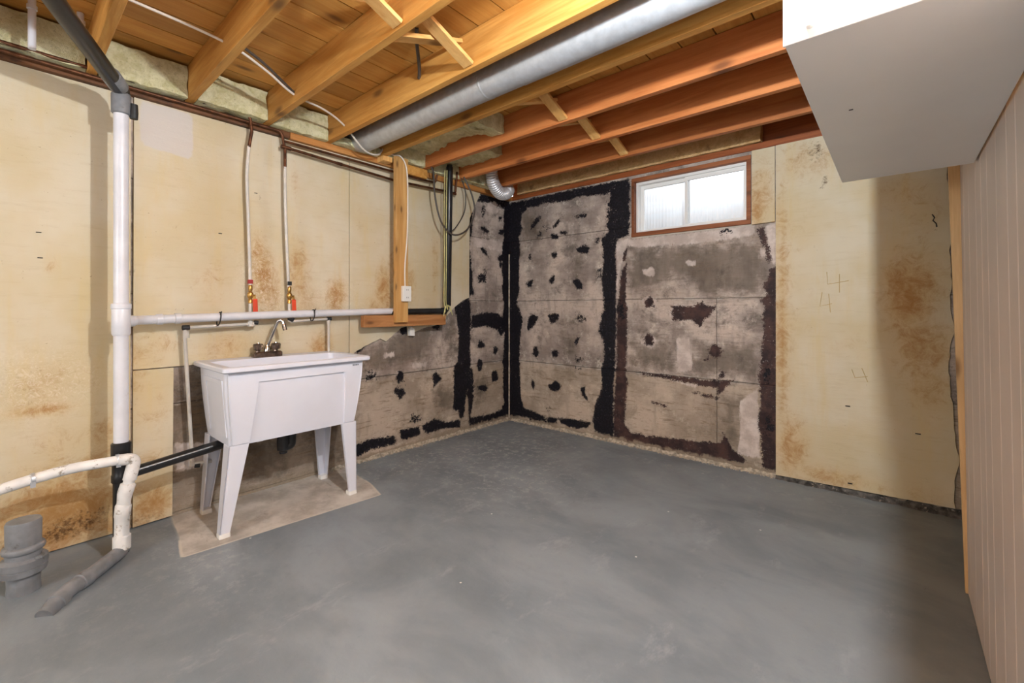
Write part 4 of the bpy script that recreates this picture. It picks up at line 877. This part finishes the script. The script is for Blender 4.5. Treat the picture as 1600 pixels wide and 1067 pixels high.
vb = empty('vent_branch', (.09,-2.3,1.1), 'white plastic pipe running level across the wall above the tub', 'pipe')
p = [(SX-.03,SY+.03,1.108),(.09,-3.04,1.110),(.085,-2.73,1.119),(.075,-2.3,1.133),(.06,-1.50,1.149)]
MB().tube(fillet(p, .05), .024, 20).build('pipe', M_PVC, vb, smooth=40)
for y, z in ((-2.98,1.112),(-2.90,1.115)):
    MB().tube([(.087,y,z),(.087,y+.002,z),(.087,y+.028,z+.001),(.087,y+.03,z+.001)], [.024,.029,.029,.024], 20).build('coupling', M_PVC, vb, smooth=40)
for y, z in ((-2.69,1.118),(-2.145,1.133)):
    ring = [(.083+.031*math.cos(t), y+.006*math.sin(t), z-.008+.038*math.sin(t)) for t in [2*math.pi*k/20 for k in range(20)]]
    mb = MB().tube(ring+[ring[0]], .0032, 8); mb.tube([(.112,y,z+.015),(.118,y+.004,z+.036)], .003, 6)
    mb.build('zip_tie', M_RUB, vb, smooth=60)

bv = empty('black_vent_pipe', (.09,-.96,1.14), 'glossy black vertical vent pipe with elbow near the corner', 'pipe')
p = fillet([(.06,-1.52,1.147),(.07,-1.36,1.146),(.09,-.975,1.150),(.095,-.972,1.22),(.11,-.958,2.42)], .04)
MB().tube(p[:-1]+[p[-1]], .024, 20).build('pipe', M_ABS, bv, smooth=40)
MB().tube([(.097,-.97,1.19),(.097,-.97,1.2),(.11,-.958,2.40)], [.024,.030,.030], 20).build('riser', M_ABS, bv, smooth=40)
MB().tube([(.0895,-1.03,1.149),(.0895,-1.028,1.149),(.09,-.99,1.149),(.09,-.988,1.149)], [.024,.029,.029,.024], 20).build('elbow_hub', M_ABS, bv, smooth=40)

yw = empty('yellow_wire', (.12,-1.02,1.15), 'thin yellow wire running down the left side of the black vent pipe', 'wire')
MB().tube(smoothpath([(.13,-1.005,2.36),(.125,-1.008,2.0),(.13,-1.012,1.6),(.125,-1.012,1.25),(.13,-1.005,1.17)], 8), .004, 6).build('strand', M_YEL, yw, smooth=60)
MB().tube(smoothpath([(.122,-1.022,2.36),(.12,-1.028,2.0),(.122,-1.026,1.6),(.12,-1.028,1.25),(.13,-1.02,1.17)], 8), .004, 6).build('strand', M_YEL, yw, smooth=60)
mb = MB()
for k in range(5):
    a = -1.5+k*.7
    mb.tube(smoothpath([(.135,-1.01,1.19),(.145,-1.01+.03*math.sin(a),1.17+.03*math.cos(a)),(.14,-1.0+.05*math.sin(a),1.13+.03*math.cos(a*1.7))], 6), .0035, 6)
mb.build('knot', M_YEL, yw, smooth=60)

# tub drain: black arm from the stack to the trap
td = empty('tub_drain', (.24,-2.6,.3), 'black plastic drain arm and trap under the laundry tub', 'drain pipe')
MB().tube([(SX+.015,SY+.02,.375),(.235,-2.72,.423),(.25,-2.50,.43)], .026, 20).build('drain_arm', M_ABS, td, smooth=40)
p = fillet([(.25,-2.52,.43),(.25,-2.41,.435),(.25,-2.405,.345),(.26,-2.36,.335),(.27,-2.355,.455)], .04)
MB().tube(p, .027, 18).build('trap', M_ABS, td, smooth=40)
MB().lathe((.25,-2.40), [(.001,.298),(.022,.298),(.024,.312),(.034,.32),(.036,.36),(.034,.40),(.030,.43),(.001,.43)], 20).build('trap_bowl', M_ABS, td, smooth=40)
MB().tube([(.25,-2.55,.428),(.25,-2.548,.428),(.25,-2.52,.43),(.25,-2.518,.43)], [.026,.033,.033,.026], 20).build('slip_nut', M_PVC, td, smooth=40)

# sump discharge
dp = empty('discharge_pipe', (.3,-3.14,0), 'dirty white discharge pipe bending down to the grey floor pipe', 'pipe')
p = smoothpath([(.31,-4.05,.30),(.305,-3.75,.385),(.30,-3.52,.436),(.295,-3.336,.462),(.302,-3.19,.463),(.302,-3.12,.458)], 8)
MB().tube(p, .022, 18).build('level_hose', M_PVCD, dp, smooth=50)
p = fillet([(.302,-3.16,.462),(.302,-3.098,.456),(.302,-3.118,.36)], .03)
MB().tube(p, .0265, 18).build('elbow', M_PVCD, dp, smooth=50)
MB().tube([(.302,-3.112,.385),(.302,-3.128,.32)], .022, 18).build('slanted_section', M_PVCD, dp, smooth=50)
MB().tube([(.302,-3.122,.345),(.302,-3.123,.34),(.302,-3.133,.305),(.302,-3.138,.27),(.302,-3.14,.23)], [.024,.030,.030,.026,.027], 18).build('reducer', M_PVCD, dp, smooth=50)
MB().tube([(.302,-3.138,.25),(.302,-3.14,.245),(.302,-3.144,.20),(.302,-3.145,.195),(.303,-3.146,.11),(.303,-3.146,.105),(.304,-3.146,.045)], [.028,.031,.031,.028,.028,.034,.034], 18).build('down_pipe', M_PVCD, dp, smooth=50)
for y, z in ((-3.435,.452),(-3.165,.464)):
    mb = MB().tube([(.299,y,z),(.299,y+.001,z),(.298,y+.012,z+.001),(.298,y+.013,z+.001)], [.022,.0255,.0255,.022], 18).box(.313,.323,y-.002,y+.014,z-.03,z-.008)
    mb.build('hose_clamp', M_GALV, dp, smooth=40)
p = fillet([(.304,-3.146,.06),(.306,-3.15,.035),(.44,-3.26,.033),(.52,-3.345,.030),(.60,-3.41,.0)], .03)
MB().tube(p, .030, 18).build('floor_pipe', M_GREYP, dp, smooth=50)
for t0, t1 in (((.455,-3.273,.033),(.485,-3.307,.032)),((.535,-3.357,.025),(.56,-3.377,.016))):
    a, b = Vector(t0), Vector(t1); d = (b-a).normalized()
    MB().tube([a, a+d*.003, b-d*.003, b], [.030,.0345,.0345,.030], 18).build('floor_coupling', M_GREYP, dp, smooth=50)

# capped cleanout
co = empty('floor_cleanout', (.31,-3.455,0), 'short grey painted pipe stub with rubber cap at the far left', 'pipe')
c = (.31,-3.455)
MB().lathe(c, [(0.0432,-.004),(0.0516,.0),(0.0492,.03),(0.0516,.09)], 28).build('base_pipe', M_GREYP, co, smooth=40)
MB().lathe(c, [(0.0540,.075),(0.0696,.08),(0.0720,.10),(0.0726,.105),(0.0696,.107),(0.0726,.109),(0.0720,.135),(0.0648,.142),(0.0540,.145)], 28).build('flange', M_GREYP, co, smooth=30)
MB().lathe(c, [(0.0540,.14),(0.0552,.165),(0.0624,.17),(0.0654,.18),(0.0624,.19),(0.0552,.195)], 28).build('clamp_ring', M_GREYP, co, smooth=40)
MB().lathe(c, [(0.0528,.19),(0.0540,.285),(0.0504,.294),(0.0010,.296)], 28).build('cap', M_GREYP, co, smooth=40)
MB().box(c[0]+.05, c[0]+.062, c[1]+.03, c[1]+.05, .138, .148).build('screw_lug', M_GREYP, co)

# water lines
hw = empty('hot_water_line', (.05,-2.52,1.06), 'thin water line with red valve handle, left of the two above the tub', 'water pipe')
MB().tube(fillet([(.05,-4.3,2.350),(.05,-2.515,2.352),(.05,-2.505,2.25)], .03), .009, 12).build('copper_run', M_COPPER, hw, smooth=50)
MB().tube([(.05,-2.506,2.26),(.045,-2.52,2.16)], .0095, 12).build('copper_drop', M_COPPER, hw, smooth=50)
MB().tube(smoothpath([(.045,-2.52,2.165),(.042,-2.530,1.98),(.042,-2.522,1.7),(.042,-2.512,1.34),(.045,-2.512,1.30)], 8), .0095, 12).build('white_drop', M_PEX, hw, smooth=50)
MB().box(.032,.056,-2.525,-2.500,1.322,1.347).build('clip', M_REDC, hw, bevel=.002)
def valve(y, par, dz=0):
    MB().lathe((.045,y), [(.008,1.20+dz),(.013,1.205+dz),(.013,1.225+dz),(.009,1.23+dz),(.016,1.24+dz),(.017,1.262+dz),(.009,1.275+dz),(.012,1.285+dz),(.012,1.31+dz),(.008,1.315+dz)], 14).build('valve_body', M_BRASS, par, smooth=40)
    lv = MB().hexa([(.07,y+.008,1.15+dz),(.074,y+.008,1.15+dz),(.074,y+.030,1.152+dz),(.07,y+.030,1.152+dz),(.066,y+.006,1.255+dz),(.07,y+.006,1.255+dz),(.07,y+.022,1.257+dz),(.066,y+.022,1.257+dz)])
    h = lv.build('valve_lever', M_BRASS, par, bevel=.001)
    MB().hexa([(.068,y+.006,1.128+dz),(.077,y+.006,1.128+dz),(.077,y+.034,1.130+dz),(.068,y+.034,1.130+dz),(.066,y+.004,1.228+dz),(.075,y+.004,1.228+dz),(.075,y+.031,1.230+dz),(.066,y+.031,1.230+dz)]).build('lever_grip', M_REDL, h, bevel=.004)
    MB().tube([(.05,y,1.25+dz),(.076,y+.01,1.25+dz)], .006, 10).build('valve_stem', M_BRASS, par, smooth=40)
    MB().tube([(.045,y,1.085+dz),(.045,y,1.205+dz)], .0095, 12).build('lower_drop', M_PEX, par, smooth=50)
valve(-2.512, hw)
p = fillet([(.045,-2.512,1.10),(.05,-2.513,1.075),(.055,-2.845,1.063),(.052,-2.847,1.03),(.05,-2.81,.30)], .015)
MB().tube(p, .0095, 12).build('supply_run', M_PEX, hw, smooth=50)
MB().tube([(.055,-2.86,1.063),(.055,-2.858,1.063),(.055,-2.825,1.064),(.055,-2.823,1.064)], [.008,.014,.014,.008], 12).build('elbow', M_RUB, hw, smooth=40)
MB().tube([(.05,-2.84,1.045),(.05,-2.838,1.005)], .014, 12).build('elbow_nut', M_PEX, hw, smooth=40)
MB().tube([(.048,-2.512,1.095),(.05,-2.512,1.06)], .015, 12).tube([(.05,-2.53,1.075),(.05,-2.49,1.074)], .0135, 12).build('tee_fitting', M_PEX, hw, smooth=40)
MB().tube([(.06,-2.495,1.085),(.062,-2.475,1.082)], .013, 12).build('end_plug', M_RUB, hw, smooth=40)
MB().tube([(.05,-2.812,.31),(.05,-2.81,.285)], .013, 12).tube([(.05,-2.81,.295),(.06,-2.72,.29)], .0095, 12).build('lower_elbow', M_PEX, hw, smooth=40)
MB().tube([(.05,-2.80,.283),(.055,-2.775,.281)], .014, 12).build('black_union', M_RUB, hw, smooth=40)

cw = empty('cold_water_line', (.05,-2.28,1.06), 'thin water line with black clip and red handle, right of the two', 'water pipe')
MB().tube(fillet([(.035,-4.3,2.318),(.035,-2.325,2.318),(.04,-2.305,2.20)], .03), .009, 12).build('copper_run', M_COPPER, cw, smooth=50)
MB().tube([(.04,-2.306,2.23),(.042,-2.306,2.08)], .0095, 12).build('copper_drop', M_COPPER, cw, smooth=50)
MB().tube(smoothpath([(.042,-2.306,2.09),(.042,-2.303,1.8),(.042,-2.285,1.34),(.045,-2.280,1.30)], 8), .0095, 12).build('white_drop', M_PEX, cw, smooth=50)
MB().box(.032,.056,-2.293,-2.268,1.322,1.347).build('clip', M_RUB, cw, bevel=.002)
valve(-2.28, cw)
MB().tube(fillet([(.045,-2.28,1.10),(.05,-2.275,1.085),(.052,-2.018,1.098),(.05,-2.016,.86)], .012), .0085, 12).build('supply_run', M_PEX, cw, smooth=50)
MB().tube([(.06,-2.29,1.11),(.06,-2.262,1.095)], .015, 12).build('black_elbow', M_RUB, cw, smooth=40)
MB().tube([(.052,-2.03,1.098),(.052,-2.0,1.099)], .013, 12).build('elbow', M_RUB, cw, smooth=40)
MB().tube([(.052,-2.018,1.09),(.052,-2.018,1.06)], .012, 12).build('elbow_nut', M_PEX, cw, smooth=40)

lw = empty('upper_water_line', (.05,-1.5,2.17), 'tarnished copper line running right along the wall top from the cold drop', 'water pipe')
MB().tube(fillet([(.042,-2.305,2.218),(.042,-1.47,2.185),(.042,-.83,2.21),(.06,-.825,2.40)], .02), .0095, 12).build('run', M_COPPER, lw, smooth=50)
MB().tube(fillet([(.03,-2.30,2.262),(.03,-1.2,2.255),(.03,-1.05,2.262),(.05,-1.045,2.33)], .02), .0085, 12).build('run', M_COPPER, lw, smooth=50)
MB().tube([(.042,-2.33,2.219),(.042,-2.27,2.217)], .0135, 12).build('tee_fitting', M_COPPER, lw, smooth=40)
for y in (-1.95,-.86):
    MB().tube([(.042,y,2.204),(.042,y+.035,2.203)], .012, 12).build('coupling', M_COPPER, lw, smooth=40)

for (x, y, z0, t) in ((.2,-3.428,2.30,'thin white pipe dropping from the ceiling at the upper left corner'),(.22,-3.278,2.44,'short white pipe beside the black slanting pipe near the ceiling')):
    v = empty('ceiling_drop_pipe', (x,y,z0), t, 'pipe')
    MB().tube([(x,y,z0),(x,y,ZP-.001)], .013, 14).build('pipe', M_PVC, v, smooth=40)
    MB().tube([(x,y,2.47),(x,y,2.472),(x,y,2.49),(x,y,2.492)], [.013,.017,.017,.013], 14).build('collar', M_PVC, v, smooth=40)

# ------------------------------------------------------------------ stud, block, outlet, cables
tag(MB().box(.105,.143,-1.527,-1.415,1.062,2.345).build('wall_stud', M_STUD, bevel=.003), 'upright spruce stud standing off the foam wall', 'stud')
tag(MB().box(.055,.104,-1.775,-.995,1.030,1.118).build('wood_block', M_BLOCK, bevel=.003), 'horizontal wood block behind the foot of the upright stud', 'wood block')
tag(MB().box(.013,.10,-1.61,-1.53,2.30,2.339).build('wood_blocking', M_STUD, bevel=.003), 'short wood offcut on the sill beside the stud top', 'wood block')
tag(MB().box(.013,.060,-1.41,-1.16,2.262,2.338).build('wood_blocking', M_JOIST, bevel=.003), 'wood cleat on the sill right of the stud top', 'wood block')
ob = empty('electrical_outlet', (.16,-1.446,1.225), 'white electrical outlet box on the wooden stud', 'outlet')
MB().box(.1435,.175,-1.483,-1.408,1.225,1.345).build('box', M_OUTLET, ob, bevel=.004)
for z in (1.255,1.315):
    f = MB().prism([(-1.446+.017*math.cos(t), z+.014*math.sin(t)) for t in [2*math.pi*k/16 for k in range(16)]], 'X', .174, .177).build('socket', M_OUTLET, ob)
    for dy in (-.007,.007): MB().box(.1765,.1775,-1.446+dy-.0014,-1.446+dy+.0014,z-.005,z+.006).build('slot', M_BLACKN, f)
tag(MB().prism([(-1.30,.945),(-1.252,.942),(-1.255,1.0),(-1.285,1.02),(-1.30,1.0)], 'X', -.017, .008).build('foam_scrap', M_OUTLET), 'small white scrap hanging below the wood block', 'scrap')

tag(MB().tube(smoothpath([(.50,-3.62,2.50),(.575,-3.4,2.49),(.61,-3.16,2.468),(.655,-2.83,2.425),(.57,-2.62,2.41),(.463,-2.425,2.384),(.36,-2.2,2.405),(.271,-2.02,2.388),(.18,-1.82,2.30),(.13,-1.68,2.315),(.089,-1.61,2.385)], 8), .0062, 8).build('white_cable', M_CABLE, smooth=60), 'white electrical cable threaded through the left ceiling joists', 'cable')
tag(MB().tube(smoothpath([(.09,-1.57,2.375),(.12,-1.53,2.352),(.15,-1.50,2.35),(.158,-1.455,2.30),(.152,-1.43,2.2),(.151,-1.425,2.0),(.151,-1.43,1.75),(.151,-1.452,1.5),(.152,-1.452,1.345)], 8), .0058, 8).build('white_cable', M_CABLE, smooth=60), 'white cable running down the stud to the outlet', 'cable')
tag(MB().tube(smoothpath([(.68,-2.83,2.45),(.61,-2.66,2.43),(.54,-2.54,2.41),(.465,-2.428,2.395)], 8), .007, 8).build('black_cable', M_CORD, smooth=60), 'black cable beside the white cable between two golden joists', 'cable')
tag(MB().tube(smoothpath([(1.30,-2.205,2.523),(1.24,-2.16,2.50),(1.13,-2.06,2.45),(1.076,-2.021,2.428)], 8), .009, 8).build('black_cable', M_CORD, smooth=60), 'short dark cable from the planks to the joist left of the duct', 'cable')
tag(MB().tube(smoothpath([(.12,-1.20,2.38),(.15,-1.17,2.30),(.165,-1.165,2.10),(.165,-1.10,1.90),(.165,-.965,1.806),(.16,-.80,1.87),(.155,-.70,2.04),(.15,-.73,2.20),(.12,-.80,2.35)], 10), .0075, 10).build('cord_loop', M_CORD, smooth=60), 'dark grey cord hanging in a big loop in front of the black pipe', 'cord')
tag(MB().tube(smoothpath([(.10,-.81,2.34),(.09,-.75,2.22),(.08,-.755,2.05),(.075,-.85,1.90),(.06,-.92,1.84)], 8), .005, 8).build('thin_cord', M_CORD, smooth=60), 'thinner grey cord curving down behind the big cord loop', 'cord')
tag(MB().tube(smoothpath([(.06,-1.10,2.40),(.05,-1.09,2.30),(.05,-1.075,2.24)], 6), .007, 8).build('cord_end', M_CORD, smooth=60), 'short cord end hanging beside the loop at the sill', 'cord')

# ------------------------------------------------------------------ laundry tub
tb = empty('laundry_tub', (.25,-2.40,0), 'white plastic laundry tub standing on four tapered legs', 'laundry sink')
def rrect(x0, x1, y0, y1, r, z, n=5):
    pts = []
    for cx, cy, a0 in ((x1-r,y1-r,0),(x0+r,y1-r,90),(x0+r,y0+r,180),(x1-r,y0+r,270)):
        for k in range(n+1):
            a = math.radians(a0+90*k/n); pts.append((cx+r*math.cos(a), cy+r*math.sin(a), z))
    return pts
ZT = .868
def lerp(a, b, t): return a+(b-a)*t
# outer shell + rim + inner basin in one skin
R = []
for t in (1, .75, .5, .25, 0):      # bottom to top outside
    e = t**1.5
    R.append(rrect(lerp(.035,.06,e), lerp(.482,.455,e), lerp(-2.775,-2.745,e), lerp(-2.005,-2.05,e), lerp(.03,.03,e), lerp(.835,.455,t)))
bas = MB().rings(R+[rrect(.045,.47,-2.765,-2.015,.03,.842)], True, False)
inner = []
for t in (0,.1,.3,.6,.9,1):
    inner.append(rrect(lerp(.115,.15,t), lerp(.475,.43,t), lerp(-2.745,-2.70,t), lerp(-2.025,-2.07,t), lerp(.03,.06,t), lerp(ZT-.002,.50,t)))
bas.rings(inner, False, True)
bas.build('basin', M_TUB, tb, smooth=35)
rm = MB().rings([rrect(.115,.475,-2.745,-2.025,.03,ZT-.006), rrect(.112,.478,-2.748,-2.022,.032,ZT), rrect(.0,.518,-2.79,-1.98,.022,ZT+.002), rrect(-.006,.524,-2.796,-1.974,.022,ZT-.003),
                 rrect(-.006,.524,-2.796,-1.974,.022,ZT-.02), rrect(.0,.518,-2.79,-1.98,.022,ZT-.026), rrect(.03,.485,-2.77,-2.0,.025,ZT-.03)], False, False)
rm.build('rim', M_TUB, tb, smooth=35)
# raised apron on the front: header plus corner panels that carry on into the legs
def fx(z): # front face of shell at height z
    t = (.835-z)/.38; return lerp(.482,.455,max(0,t)**1.5)
def yl(z): t = max(0,(.835-z)/.38)**1.5; return lerp(-2.775,-2.745,t)
def yr(z): t = max(0,(.835-z)/.38)**1.5; return lerp(-2.005,-2.05,t)
def front_plate(name, quads, th, parent):
    mb = MB()
    for q in quads:
        a = [(fx(z)-.004, y, z) for y, z in q]; b = [(fx(z)+th, y, z) for y, z in q]
        n = len(mb.v); mb.v += a+b
        k = len(q)
        mb.f.append(tuple(range(n,n+k))); mb.f.append(tuple(range(n+2*k-1,n+k-1,-1)))
        for i in range(k): j = (i+1) % k; mb.f.append((n+i, n+k+i, n+k+j, n+j))
    return mb.build(name, M_TUB, parent, bevel=.002)
inl = lambda z: lerp(-2.618,-2.655,(.78-z)/.318); inr = lambda z: lerp(-2.135,-2.125,(.78-z)/.318)
zs = [.462,.50,.54,.58,.62,.66,.70,.74,.78]
U_ = [(yl(z)+.010, z) for z in zs+[.838]] + [(yr(z)-.010, z) for z in [.838]+zs[::-1]] + [(inr(z), z) for z in zs] + [(inl(z), z) for z in zs[::-1]]
front_plate('apron', [U_], .010, tb)
# recessed side panel
for s, yy in ((-1, yl), (1, yr)):
    mb = MB()
    for q in ([(.10,.80),(.17,.80),(.165,.50),(.11,.50)], [(.17,.80),(.40,.80),(.40,.775),(.17,.775)], [(.37,.80),(.44,.80),(.43,.50),(.385,.50)]):
        a = [(x_, yy(z_)-s*.004, z_) for x_, z_ in q]; b = [(x_, yy(z_)+s*.005, z_) for x_, z_ in q]
        n = len(mb.v); mb.v += a+b
        mb.f += [tuple(n+i for i in f) for f in ((0,1,2,3),(7,6,5,4),(0,4,5,1),(1,5,6,2),(2,6,7,3),(3,7,4,0))]
    mb.build('side_panel', M_TUB, tb, bevel=.002)
# legs: tapered angle sections
def leg(xo, yo, sx, sy, fxo, fyo):
    zt = .46; t = .006; wt, wb = .094, .047
    lg = MB()
    # plate across Y (front/back face)
    def plate(p):
        lg.hexa(p)
    x0t, x0b = xo, fxo; y0t, y0b = yo, fyo
    plate([(x0b,y0b,.022),(x0b-sx*t,y0b,.022),(x0b-sx*t,y0b+sy*wb,.022),(x0b,y0b+sy*wb,.022),(x0t,y0t,zt),(x0t-sx*t,y0t,zt),(x0t-sx*t,y0t+sy*wt,zt),(x0t,y0t+sy*wt,zt)])
    plate([(x0b,y0b,.022),(x0b-sx*wb,y0b,.022),(x0b-sx*wb,y0b+sy*t,.022),(x0b,y0b+sy*t,.022),(x0t,y0t,zt),(x0t-sx*.085,y0t,zt),(x0t-sx*.085,y0t+sy*t,zt),(x0t,y0t+sy*t,zt)])
    # return flanges
    plate([(x0b-sx*t,y0b+sy*(wb-.006),.022),(x0b-sx*.022,y0b+sy*(wb-.006),.022),(x0b-sx*.022,y0b+sy*wb,.022),(x0b-sx*t,y0b+sy*wb,.022),(x0t-sx*t,y0t+sy*(wt-.006),zt),(x0t-sx*.022,y0t+sy*(wt-.006),zt),(x0t-sx*.022,y0t+sy*wt,zt),(x0t-sx*t,y0t+sy*wt,zt)])
    o = lg.build('leg', M_TUB, tb, bevel=.0015)
    f = MB()
    xa, xb = sorted((x0b+sx*.002, x0b-sx*(wb+.002))); ya, yb2 = sorted((y0b-sy*.002, y0b+sy*(wb+.002)))
    f.rings([rrect(xa,xb,ya,yb2,.006,0.0), rrect(xa,xb,ya,yb2,.006,.018), rrect(xa+.003,xb-.003,ya+.003,yb2-.003,.005,.024)])
    f.build('foot', M_OUTLET, o, smooth=40)
leg(.466, -2.752, 1, 1, .462, -2.793); leg(.466, -2.045, 1, -1, .462, -2.040)
leg(.052, -2.752, -1, 1, .030, -2.770); leg(.052, -2.035, -1, -1, .030, -2.035)
# small maker's mark on the front header
mb = MB()
for k in range(4): mb.box(.4935,.4955,-2.085+k*.011,-2.085+k*.011+.007,.815,.823)
mb.build('maker_mark', M_GREYP, tb)

# faucet
fc = empty('faucet', (.055,-2.42,ZT), 'chrome two-handle faucet with tall slanting spout on the tub', 'faucet')
MB().rings([rrect(.02,.09,-2.505,-2.337,.012,ZT+.002), rrect(.02,.09,-2.505,-2.337,.012,ZT+.026), rrect(.026,.084,-2.497,-2.345,.010,ZT+.034)]).build('base', M_SMOKE, fc, smooth=35)
for y in (-2.472,-2.368):
    k = MB(); R = []
    for rr_, z in ((.012,ZT+.034),(.012,ZT+.042),(.024,ZT+.046),(.026,ZT+.075),(.022,ZT+.083),(.006,ZT+.085)):
        R.append([(.055+rr_*(1+.10*(j % 2))*math.cos(2*math.pi*j/16), y+rr_*(1+.10*(j % 2))*math.sin(2*math.pi*j/16), z) for j in range(16)])
    h = k.rings(R).build('handle', M_SMOKE, fc, smooth=25)
    MB().lathe((.055,y), [(.001,ZT+.085),(.011,ZT+.085),(.010,ZT+.089),(.001,ZT+.09)], 14).build('handle_cap', M_CHROME, h, smooth=40)
MB().lathe((.055,-2.42), [(.020,ZT+.03),(.020,ZT+.05),(.015,ZT+.06),(.012,ZT+.075)], 18).build('spout_collar', M_CHROME, fc, smooth=40)
p = fillet([(.055,-2.42,ZT+.05),(.060,-2.416,ZT+.075),(.105,-2.376,ZT+.222),(.125,-2.356,ZT+.232),(.134,-2.348,ZT+.19)], .02)
MB().tube(p, .0095, 14).build('spout', M_CHROME, fc, smooth=50)
MB().tube([(.131,-2.350,ZT+.205),(.134,-2.348,ZT+.19),(.138,-2.344,ZT+.165)], [.0105,.0125,.0125], 14).build('aerator', M_SMOKE, fc, smooth=40)

# clean helper data
for o in bpy.data.objects:
    if '_w' in o: del o['_w']
